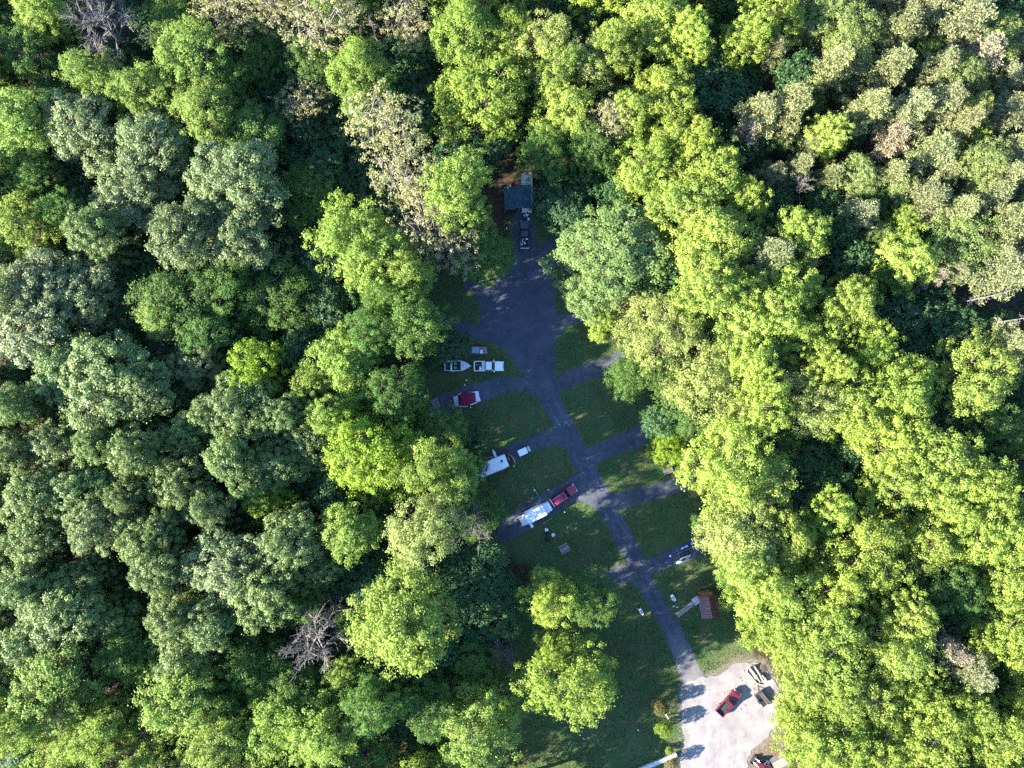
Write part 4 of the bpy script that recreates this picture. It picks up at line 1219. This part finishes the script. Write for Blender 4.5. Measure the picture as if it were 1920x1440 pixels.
# pedestal with cord, posts, timbers
def post(px, label, h=.9, r=.06, base=.0, cap=True):
    m = MB(); m.box(-r, r, -r, r, -.05, h); 
    t = thing('site_post', label, 'post', at(px[0], px[1], base), .3, 'small white posts')
    m.build('shaft', M_PLASTIC, t)
    m = MB(); m.slab(rrect(-r - .05, r + .05, -r - .05, r + .05, .03), h, h + .08, rrect(-r, r, -r, r, .02)); m.build('cap', M_PLASTIC, t)
post((1002, 918), 'white power post at the end of the camper cord', 1.1, .09)
post((1027.5, 917.5), 'small white post on the grass above the red SUV')
post((1058, 959), 'small white post on the grass right of the pop-up camper')
post((875, 713.5), 'upper of two white posts above the maroon tent')
post((872, 722), 'lower of two white posts above the maroon tent')
post((882.5, 764), 'small white post just below the maroon tent', .7)
post((950, 429.5), 'lone white post left of the dark pickup at the dead end')
post((963.5, 873), 'small white post at the nose of the long travel trailer')
post((1152, 1297), 'white post alone on the lower lawn', .5)
post((1196, 1367), 'white post on the lower lawn left of the yellow-green bush', .5)
post((1094, 1383), 'leftmost white post on the lower lawn', .5)
cd = MB(); cd.tube([g(*q, .05) - g(1002, 918) + Vector((0, 0, .03)) for q in ((1002, 918), (1005, 922), (1008, 927), (1011, 932), (1011.5, 937), (1009, 942))], .035, 5)
simple('power_cord', 'pale cord running from the white power post to the pop-up camper', 'cord', cd, M_TEAL, at(1002, 918))
def timber(a, b, label, w=.16, h=.18, m_=None, z=.0, name='landscape_timber'):
    pa, pb = g(*a), g(*b)
    L_ = (pb - pa).length / 2
    c = (pa + pb) / 2
    mb = MB(); mb.slab(rrect(-L_, L_, -w / 2, w / 2, .03), 0, h, rrect(-L_, L_, -w / 2 + .03, w / 2 - .03, .02))
    return simple(name, label, 'timber', mb, m_ or M_WOODPALE, (c.x, c.y, z), heading(a, b), 'timbers beside the pop-up camper')
timber((1016.5, 982.5), (1035.5, 970.5), 'pale timber edging below the pop-up camper', z=.04)
timber((977, 956), (1031, 933), 'grey timber edging along the upper side of the pop-up camper pad', .14, .14, M_WOOD, .04)
# camp chairs, fire ring
def camp_chair(px, rz, label, cloth):
    t = thing('camp_chair', label, 'chair', at(*px), rz, 'camp chairs round the fire ring')
    MB().panel([(-.24, -.25, .42), (.24, -.25, .42), (.24, .22, .36), (-.24, .22, .36)], .03).build('seat', cloth, t)
    MB().panel([(-.24, .22, .36), (.24, .22, .36), (.24, .40, .88), (-.24, .40, .88)], .03).build('backrest', cloth, t)
    for sx in (-1, 1):
        MB().tube([(sx * .26, -.26, 0), (sx * .26, .3, .62)], .015, 4).build('leg', M_STEEL, t)
        MB().tube([(sx * .26, .3, 0), (sx * .26, -.26, .58)], .015, 4).build('leg', M_STEEL, t)
        MB().box(sx * .28 - .04, sx * .28 + .04, -.26, .26, .6, .63).build('armrest', M_PLASTIC if cloth is M_PLASTIC else M_BLACK, t)
fr = g(1030, 1003)
t = thing('fire_ring', 'dark steel fire ring between the camp chairs', 'fire ring', (fr.x, fr.y, 0))
m = MB(); n = 18
ro, ri = circle(.48, n), circle(.43, n)
v = [(x, y, 0) for x, y in ro] + [(x, y, .28) for x, y in ro] + [(x, y, .28) for x, y in ri] + [(x, y, 0) for x, y in ri]
f = [(j * n + k, j * n + (k + 1) % n, (j + 1) * n + (k + 1) % n, (j + 1) * n + k) for j in range(3) for k in range(n)]
m.add(v, f); m.build('ring', M_STEEL, t)
MB().slab(circle(.43, n), .0, .05).build('ash', mat('ash', (.06, .058, .055), .95, .3, 6), t)
camp_chair((1024.5, 993), .3, 'white camp chair uppermost beside the fire ring', M_PLASTIC)
camp_chair((1025, 999.5), 1.4, 'dark camp chair with pale arms left of the fire ring', M_BLACK)
camp_chair((1036.5, 1002), -1.3, 'white camp chair alone right of the fire ring', M_PLASTIC)
camp_chair((1024, 1009.5), 2.2, 'dark camp chair lower left of the fire ring', M_BLACK)
camp_chair((1028.5, 1011), 2.9, 'dark camp chair lowest beside the fire ring', M_BLACK)

# ------------------------------------------------------------------ boats on the right-hand pad
RZ_K = heading((1265, 1050), (1308, 1030))
zK = .04
def bunk_trailer():
    p = g(1287, 1036)
    q = thing('boat_trailer', 'low empty boat trailer with two dark bunks between the kayaks', 'trailer', (p.x, p.y, zK), RZ_K, 'small trailers')
    m = MB()
    for s in (-1, 1): m.tube([(-1.7, s * .55, .32), (1.6, s * .55, .32), (2.7, 0, .32)], .035, 5)
    for x in (-1.6, 0, 1.5): m.tube([(x, -.55, .32), (x, .55, .32)], .03, 5)
    m.build('frame', M_BLUEGREY, q)
    for s in (-1, 1):
        MB().box(-1.5, 1.3, s * .28 - .07, s * .28 + .07, .40, .48).build('bunk', M_BLACK, q)
        for x in (-1.2, 1.0): MB().box(x - .04, x + .04, s * .28 - .04, s * .28 + .04, .30, .40).build('bunk_bracket', M_STEEL, q)
        wheel(q, -.3, s * .8, .27, .17)
    MB().tube([(2.3, .05, 0), (2.3, .05, .4)], .025, 4).build('jack', M_STEEL, q)
bunk_trailer()
def kayak(px, rz, label, mt_, L_=4.6, W_=.85, stripes=None):
    p = g(*px)
    t = thing('kayak', label, 'kayak', (p.x, p.y, zK), rz, 'kayaks on the right-hand pad')
    xs_ = [-1, -.8, -.5, 0, .5, .8, 1]
    ws_ = [.04, .55, .88, 1, .88, .55, .04]
    v, f = [], []
    for x, w in zip(xs_, ws_):
        X, Wd = x * L_ / 2, w * W_ / 2
        up = .10 * abs(x) ** 3
        v += [(X, -Wd, .26 + up), (X, -Wd * .7, .04 + up), (X, 0, 0 + up), (X, Wd * .7, .04 + up), (X, Wd, .26 + up), (X, 0, .34 + up)]
    for i in range(6):
        for k in range(6):
            a, b = i * 6 + k, i * 6 + (k + 1) % 6
            f.append((a, b, b + 6, a + 6))
    f += [tuple(range(6)), tuple(36 + k for k in range(5, -1, -1))]
    h_ = MB().add(v, f).build('hull', mt_, t, smooth=True)
    m = MB(); n = 14
    m.slab([(x * 1.0, y * .52) for x, y in circle(.52, n, 0, 0)], .325, .37); m.build('cockpit', M_BLACK, t)
    if stripes:
        for x0, x1 in stripes: MB().rslab(x0, x1, -.14, .14, .31, .40, .06).build('hatch_cover', M_CANVAS, t)
    MB().tube([(-L_ / 2 + .1, 0, .4), (-L_ / 2 - .06, 0, .36), (-L_ / 2 + .02, 0, .30)], .02, 4).build('grab_handle', M_BLACK, t)
kayak((1290, 1022), RZ_K, 'blue kayak with white hatches on the upper side of the empty trailer', M_BLUE, 3.9, .8, ((-1.6, -.95), (-.8, -.1), (.55, 1.15), (1.35, 1.5)))
kayak((1281, 1048), RZ_K + .08, 'pale teal kayak on the lower side of the empty trailer', M_TEAL, 3.4, .75, ((.6, 1.2),))
bx = MB(); bx.rslab(-.2, .2, -.14, .14, 0, .3, .04); bx.rslab(-.21, .21, -.15, .15, .3, .36, .04)
simple('cooler', 'small white cooler on the pad left of the empty boat trailer', 'cooler', bx, M_PLASTIC, at(1256, 1042, zK), .9)
bx = MB(); bx.rslab(-.45, .45, -.22, .22, 0, .26, .1, inset=.05)
simple('gear_bag', 'dark blue gear bag on the pad left of the empty boat trailer', 'bag', bx, M_BLUE, at(1253.5, 1049, zK), .1)

# ------------------------------------------------------------------ white utility boxes
def utility_box(px, label):
    rz = heading((1197, 1139), (1205, 1152))
    t = thing('utility_cabinet', label, 'utility box', at(*px), rz, 'white cabinets either side of the road')
    m = MB(); m.rslab(-.66, .6, -.3, .3, 0, .75, .06, inset=.03); m.slab([(.6, -.2), (.78, -.1), (.78, .1), (.6, .2)], 0, .6); b = m.build('cabinet', M_PLASTIC, t)
    MB().rslab(-.2, .26, -.19, .19, .735, .765, .03).build('grey_panel', M_BLUEGREY, t)
    MB().slab(circle(.085, 12, .46, 0), .74, .82).build('black_cap', M_BLACK, t)
    MB().rslab(-.78, -.60, -.26, .26, 0, .5, .04).build('rear_housing', M_STEEL, t)
utility_box((1201, 1145), 'white utility cabinet on the lawn left of the road')
utility_box((1261, 1119), 'white utility cabinet on the lawn right of the road, near the hut')

# ------------------------------------------------------------------ brown hut with ramp
def hut():
    p = g(1324, 1131)
    a_ = heading((1328, 1150), (1321, 1112))
    t = thing('hut', 'small brown hut with maroon metal gable roof at the right edge of the lawn', 'hut', (p.x, p.y, 0), a_)
    Lh, Wh = 1.75, 1.35          # local x runs along the ridge (up in the photo)
    m = MB(); m.box(-Lh, Lh, -Wh, Wh, 0, 2.3); m.slab([(-Lh + .02, -Wh), (-Lh + .12, -Wh), (-Lh + .12, Wh), (-Lh + .02, Wh)], 2.3, 3.15, [(-Lh + .02, -.02), (-Lh + .12, -.02), (-Lh + .12, .02), (-Lh + .02, .02)])
    m.slab([(Lh - .12, -Wh), (Lh - .02, -Wh), (Lh - .02, Wh), (Lh - .12, Wh)], 2.3, 3.15, [(Lh - .12, -.02), (Lh - .02, -.02), (Lh - .02, .02), (Lh - .12, .02)])
    m.build('wall', M_CEDAR, t)
    Lr, Wr = Lh + .32, Wh + .38
    for s in (-1, 1):
        e = [(-Lr, s * Wr, 2.15), (Lr, s * Wr, 2.15), (Lr, 0, 3.3), (-Lr, 0, 3.3)]
        r = MB().panel(e, .05 * s).build('roof_slope', M_ROOF, t)
        for k in range(8):
            x = -Lr + 2 * Lr * (k + .5) / 8
            MB().tube([(x, s * Wr, 2.215), (x, s * .04, 3.36)], .02, 4).build('roof_seam', M_ROOF, r)
        MB().box(-Lr - .03, Lr + .03, s * (Wr + .015) - .02, s * (Wr + .015) + .02, 2.02, 2.2).build('fascia', M_TAN if s > 0 else M_CEDAR, t)
    MB().tube([(-Lr, 0, 3.36), (Lr, 0, 3.36)], .05, 6).build('ridge_cap', M_ROOF, t)
    d = MB().box(-.45, .45, Wh + .002, Wh + .04, .05, 2.05).build('door', M_WOOD, t)
    MB().box(.3, .36, Wh + .04, Wh + .08, 1.0, 1.15).build('handle', M_STEEL, d)
    # porch on the upper end
    m = MB(); m.box(Lh, Lh + .75, -Wh + .2, Wh - .2, 0, .15); po = m.build('porch_deck', M_CEDAR, t)
    for s in (-1, 1): MB().tube([(Lh + .65, s * (Wh - .35), .15), (Lh + .65, s * (Wh - .35), 2.0)], .06, 5).build('post', M_CEDAR, po)
    MB().panel([(Lh + .01, -Wh + .1, 2.25), (Lh + .01, Wh - .1, 2.25), (Lh + .85, Wh - .3, 1.95), (Lh + .85, -Wh + .3, 1.95)], .05).build('porch_roof', M_CEDAR, t)
    return p
hut()
pa, pb = g(1269, 1154), g(1300, 1130)
dv = (pb - pa); Lw = dv.length
t = thing('boardwalk', 'narrow grey boardwalk leading across the grass to the brown hut', 'boardwalk', (pa.x, pa.y, 0), math.atan2(dv.y, dv.x))
for s in (-1, 1): MB().box(0, Lw, s * .38 - .04, s * .38 + .04, -.02, .12).build('beam', M_WOOD, t)
npl = int(Lw / .2)
for k in range(npl):
    MB().box(k * .2 + .008, k * .2 + .192, -.47 - .01 * (k % 2), .47 + .012 * (k % 3), .12, .155).build('plank', M_WOOD if k % 3 else M_WOODPALE, t)
m = MB(); m.rslab(Lw, Lw + 1.3, -.7, .7, 0, .14, .03); m.build('landing', M_CONCRETE, t)
for k, (x, y) in enumerate(((1263, 1136.5), (1269.5, 1138))):
    MB_ = MB(); MB_.rslab(-.25, .25, -.09, .09, 0, .2, .03)
    simple('stone_block', ('left' if k == 0 else 'right') + ' of two pale blocks in the grass below the right cabinet', 'block', MB_, M_CONCRETE, at(x, y), .3, 'pale blocks in the grass')

# ------------------------------------------------------------------ gravel lot: red pickup, flat trailer, brush pile, tractor
zL = .066
vehicle('pickup_truck', 'red pickup truck parked in the sunlit gravel lot', 'pickup truck', (1363.5, 1315), heading((1347, 1334), (1382, 1295)), M_DARKRED, L=5.5, W=1.95, crew=False, z=zL, bump_mat=M_CHROME)
flat_trailer((1427, 1308), heading((1440, 1325), (1413, 1290)), 'small dark plank-decked trailer beside the sunlit gravel lot', 2.9, 1.6, mat('dark_deck_wood', (0.062, 0.054, 0.055), .9, .3, 3.0), z=zL, sides=.35, plank_n=7)
def mound(name, label, px, rx, ry, h, seed, material=None, z=0.0):
    rng = np.random.default_rng(seed)
    v, f = [], []
    nr_, na = 6, 20
    v.append((0, 0, h))
    for i in range(1, nr_ + 1):
        q = i / nr_
        for k in range(na):
            a = 6.2832 * k / na
            rr = q * (1 + .18 * math.sin(3 * a + seed) + .1 * math.sin(5 * a))
            v.append((rx * rr * math.cos(a), ry * rr * math.sin(a), max(-.02, h * (1 - q ** 1.6)) + (rng.uniform(-.12, .12) * h if i < nr_ else -.03)))
    for k in range(na): f.append((0, 1 + k, 1 + (k + 1) % na))
    for i in range(nr_ - 1):
        for k in range(na):
            a, b = 1 + i * na + k, 1 + i * na + (k + 1) % na
            f.append((a, a + na, b + na, b))
    m = MB(); m.add(v, f)
    return simple(name, label, 'mound', m, material or M_SOIL, at(px[0], px[1], z), .8, None, True)
mound('dirt_mound', 'low pale dirt mound at the top of the sunlit gravel lot', (1416, 1262), 2.6, 1.8, .55, 3, z=.01)
for k, (a, b, r_, lab) in enumerate((((1404, 1250), (1424, 1277), .24, 'longest pale log slanting down the dirt mound'), ((1413, 1247), (1428, 1272), .20, 'upper pale log on the dirt mound'),
                                    ((1397, 1256), (1418, 1280), .16, 'lower thin pale log on the dirt mound'), ((1424, 1262), (1438, 1276), .26, 'thick pale log at the foot of the right-hand trees'),
                                    ((1408, 1278), (1428, 1283), .14, 'short pale log across the foot of the dirt mound'))):
    A_, B_ = g(*a), g(*b)
    L_ = (B_ - A_).length; c_ = (A_ + B_) / 2
    lg = MB(); lg.tube([(-L_ / 2, 0, r_), (-L_ * .1, .06, r_ * 1.1), (L_ / 2, 0, r_ * .9)], [r_ * .8, r_, r_ * .6], 8)
    lg.tube([(0, 0, r_), (.3, .25, r_ * 2.2)], [.06, .03], 5)
    simple('drift_log', lab, 'log', lg, M_WOODPALE, (c_.x, c_.y, .28 if k < 3 else .06), heading(a, b), 'pale logs on the dirt mound')
for k, (x, y, s_) in enumerate(((1386.5, 1271.5, .14), (1397, 1272, .16), (1390, 1276, .13), (1394, 1258, .15), (1388, 1330, .16), (1396, 1323, .14))):
    mb = MB(); mb.slab(circle(s_, 7), 0, s_ * .8, circle(s_ * .6, 7))
    simple('rock', ('small dark stone between the red pickup and the dirt mound', 'brown stone right above the red pickup shadow', 'lowest stone above the red pickup', 'stone at the left foot of the dirt mound', 'stone below the red pickup', 'stone right below the red pickup')[k], 'stone', mb, M_LOG, at(x, y, .06), k, 'stones by the gravel lot')
def tractor():
    p = g(1430, 1434)
    a_ = heading((1445, 1440), (1418, 1424))
    t = thing('garden_tractor', 'red tractor with loader at the bottom edge of the gravel lot', 'tractor', (p.x, p.y, 0), a_)
    m = MB(); m.rslab(.1, 1.5, -.4, .4, .55, 1.15, .12, inset=.04); m.rslab(-1.0, .1, -.3, .3, .5, .75, .08); m.build('body', M_DARKRED, t)
    m = MB(); m.rslab(-.85, -.35, -.28, .28, .8, .95, .06); s = m.build('seat', M_BLACK, t)
    m = MB(); m.rslab(-.95, -.84, -.28, .28, .9, 1.3, .04); m.build('backrest', M_BLACK, s)
    for s_ in (-1, 1):
        wheel(t, -.7, s_ * .62, .55, .32); wheel(t, 1.1, s_ * .55, .36, .24)
        MB().panel([(-1.2, s_ * .45, 1.12), (-.2, s_ * .45, 1.12), (-.2, s_ * .8, 1.10), (-1.2, s_ * .8, 1.10)], .04).build('fender', M_DARKRED, t)
        MB().tube([(-.2, s_ * .42, 1.0), (1.2, s_ * .42, 1.1), (2.0, s_ * .42, .4)], .05, 5).build('loader_arm', M_DARKRED, t)
    v = [(1.9, -.8, .12), (1.9, .8, .12), (2.5, .8, .10), (2.5, -.8, .10), (1.9, -.8, .6), (1.9, .8, .6), (2.05, .8, .66), (2.05, -.8, .66)]
    MB().add(v, [(0, 1, 2, 3), (0, 4, 5, 1), (4, 7, 6, 5), (0, 3, 7, 4), (1, 5, 6, 2)]).build('bucket', M_STEEL, t)
    MB().tube([(.15, 0, 1.1), (-.1, 0, 1.3)], .03, 5).build('steering_column', M_BLACK, t)
tractor()
def lean_to():
    p = g(1456, 1423)
    t = thing('lean_to', 'grey tin-roofed lean-to half under the trees at the bottom edge', 'shed', (p.x, p.y, 0), heading((1442, 1430), (1468, 1415)))
    MB().panel([(-1.4, -.9, 1.75), (1.4, -.9, 1.75), (1.4, .9, 2.1), (-1.4, .9, 2.1)], .05).build('roof', M_GREYTIN, t)
    for x in (-1.25, 1.25):
        for y in (-.75, .75): MB().tube([(x, y, -.05), (x, y, 1.78 if y < 0 else 2.05)], .05, 5).build('post', M_WOOD, t)
    MB().box(-1.25, 1.25, .72, .78, .2, 1.9).build('back_wall', M_WOOD, t)
lean_to()
pa, pb = g(1448, 1440), g(1474, 1430)
t = thing('picket_fence', 'short white picket fence at the bottom edge below the lean-to', 'fence', (pa.x, pa.y, 0), heading((1448, 1440), (1474, 1430)))
Lf = (pb - pa).length
for z_ in (.25, .65): MB().box(0, Lf, -.02, .02, z_, z_ + .07).build('rail', M_PLASTIC, t)
for k in range(int(Lf / .24) + 1): MB().box(k * .24, k * .24 + .1, .022, .045, -.03, .9).build('picket', M_PLASTIC, t)
bx = MB(); bx.slab(circle(.34, 12), 0, .55, circle(.4, 12)); bx.slab(circle(.41, 12), .55, .6)
simple('barrel', 'pale turquoise tub between the red tractor and the lean-to', 'tub', bx, M_TEAL, at(1438, 1428, .0), 0)
# concrete wall along the bottom, post
pa, pb = g(1080, 1492), g(1268, 1413)
wl = MB(); Lw = (pb - pa).length
wl.slab(rrect(0, Lw, -.38, .38, .04), -.1, .55, rrect(.02, Lw - .02, -.36, .36, .03))
simple('concrete_wall', 'long low pale concrete wall running to the gravel lot at the bottom', 'wall', wl, M_CONCRETE, (pa.x, pa.y, 0), heading((1080, 1492), (1268, 1413)))
wp = MB(); wp.tube([(0, 0, -.1), (.25, -.5, 1.2), (.3, -.75, 1.9)], [.10, .09, .07], 7)
simple('birch_stump', 'white leaning bare stump between the two small trees by the lot', 'stump', wp, M_PLASTIC, at(1249, 1340), .1)

# ------------------------------------------------------------------ dead-end site at the top: old camper, tarp, dark pickup
old = travel_trailer((988, 366), heading((988, 330), (988, 402)), 'old camper with weathered roof, half covered by the teal tarp', L=7.4, W=2.1, z=.0, roof=M_OLDROOF, wall=M_CANVAS, old=True)
def tarp():
    cx, cy = 971, 377
    p = g(cx, cy)
    t = thing('tarp_shelter', 'dark teal tarp stretched over the old camper and four poles', 'tarp', (p.x, p.y, 0), heading((945, 378), (998, 376)))
    nx, ny = 30, 26
    Lx, Ly = 5.35, 4.5
    rng = np.random.default_rng(9)
    v, f = [], []
    for j in range(ny + 1):
        for i in range(nx + 1):
            u, w = i / nx, j / ny
            x, y = (u - .5) * Lx, (w - .5) * Ly
            z = 2.05 + .85 * min(1, max(0, (u - .05) / .55))
            z += .05 * math.sin(y * 3.1 + x * .8) + .035 * math.sin(x * 5 + 2 * math.sin(y * 2)) + rng.uniform(-.012, .012)
            if u < .62: z -= .16 * math.sin(math.pi * w) * math.sin(math.pi * min(1, u / .6))
            y += .06 * math.sin(x * 2.2 + 1) * (1 if j in (0, ny) else 0)
            v.append((x, y, z))
    for j in range(ny):
        for i in range(nx):
            a = j * (nx + 1) + i
            f.append((a, a + 1, a + nx + 2, a + nx + 1))
    MB().add(v, f).build('sheet', M_TARP, t, smooth=True)
    for y in (-2.1, 0, 2.1):
        MB().tube([(-2.6, y, -.05), (-2.58, y, 2.0)], .04, 5).build('pole', M_ALU, t)
    for y in (-2.2, 2.2):
        MB().tube([(.1, y, -.05), (.1, y, 2.85)], .035, 5).build('pole', M_ALU, t)
    MB().tube([(2.66, -2.2, 2.93), (2.66, 2.2, 2.93)], .03, 5).build('edge_rope', M_CANVAS, t)
tarp()
vehicle('pickup_truck', 'dark navy pickup truck at the dead end with white bags in its bed', 'pickup truck', (983.5, 441), heading((983.5, 466), (983, 416)), M_NAVY, L=5.4, W=1.85, z=.016, bump_mat=M_STEEL)
for k, (x, y, s_, lab) in enumerate(((987.5, 449.5, .26, 'uppermost right of the white bags in the dark pickup bed'), (980.5, 450, .16, 'uppermost left of the white bags in the dark pickup bed'),
                                    (979.5, 454, .17, 'middle white bag in the dark pickup bed'), (983.5, 457.5, .24, 'lower right white bag in the dark pickup bed'), (978, 459.5, .22, 'lower left white bag in the dark pickup bed'))):
    m = MB(); m.rslab(-s_, s_, -s_ * .7, s_ * .7, 0, s_ * .9, s_ * .3, inset=s_ * .25)
    simple('white_bag', lab, 'bag', m, M_PLASTIC, at(x, y, .69), k * .7, 'white bags in the dark pickup')
for k, (x, y) in enumerate(((983.5, 404.8), (987.3, 404.8))):
    m = MB(); m.slab(circle(.17, 12), 0, .42); m.slab(circle(.17, 12), .42, .52, circle(.09, 12))
    simple('gas_bottle', ('left' if k == 0 else 'right') + ' of two white gas bottles below the old camper', 'gas bottle', m, M_PLASTIC, at(x, y, .014), 0, 'gas bottles by the old camper')
m = MB(); m.slab([(x * .75, y * .38) for x, y in circle(.62, 14)], 0, .3, [(x * .6, y * .3) for x, y in circle(.62, 14)])
simple('washtub', 'white oval tub just above the dark pickup', 'tub', m, M_PLASTIC, at(990.2, 410.3, .014), -.95)
hz = MB(); hz.tube([(0.32 * math.cos(a), .36 * math.sin(a) + .3, .03) for a in [k * .42 for k in range(15)]] , .028, 4)
hz.tube([(.0, -.05, .03), (.03, -.6, .03), (0, -1.2, .03), (-.35, -1.6, .03)], .028, 4)
simple('garden_hose', 'pale looped hose on the dirt right of the old camper', 'hose', hz, M_TAN, at(1006.5, 360), 0)
m = MB(); m.box(-.13, .13, -.2, .2, 0, .3); m.box(-.13, .13, .16, .2, .3, .65)
simple('lawn_chair', 'small pale chair at the upper left corner of the teal tarp', 'chair', m, M_PLASTIC, at(957.5, 351.5), .2)
fl = MB(); fl.tube([(-1.9, 0, .2), (-.4, .05, .22), (1.0, 0, .2), (2.3, -.05, .16)], [.24, .23, .2, .14], 8)
fl.tube([(-1.7, 0, .3), (-2.0, .35, .5)], [.08, .04], 5); fl.tube([(-1.7, -.1, .2), (-1.5, -.6, .2)], [.09, .05], 5)
simple('fallen_log', 'grey fallen log at the forest edge below the pop-up camper pad', 'log', fl, M_WOOD, at(912, 1031), heading((895, 1038), (930, 1024)))

# ------------------------------------------------------------------ small trees and bushes by the lot
def small_tree(px, d_px, h, kind, label, col=None):
    tname, tint, _, ph, oname = KIND[kind]
    metas, R0, H0 = TPL['low']
    tm, cm = metas[rnd.randrange(len(metas))]
    p = g(px[0], px[1], h * .7)
    root = thing('young_tree', label, 'tree', (p.x, p.y, 0), rnd.uniform(0, 6), 'young trees by the gravel lot')
    s = d_px * CAM_H / FPX / (2 * R0) * 1.15
    root.scale = (s, s, h / H0)
    for nm, me in (('trunk', tm), ('crown', cm)):
        o = bpy.data.objects.new(nm, me); C.objects.link(o); o.parent = root
        o.color = (*(col or tint), 1)
small_tree((1240, 1330), 21, 4.2, 'S', 'small yellowish young tree left of the road end', (.085, .085, .03))
small_tree((1247, 1368), 24, 3.8, 'Y', 'bright yellow-green round bush left of the gravel lot', (.105, .160, .022))
small_tree((1255, 1409), 11, 1.4, 'M', 'tiny green bush at the end of the concrete wall')
small_tree((1259, 1434), 19, 3.0, 'S', 'tan grassy bush right below the concrete wall', (.14, .12, .055))
small_tree((1302, 1186), 12, .8, 'G', 'low dark weed clump in the grass right of the road')
small_tree((1276, 882), 14, 2.2, 'G', 'small green sapling right of the upper right picnic table')
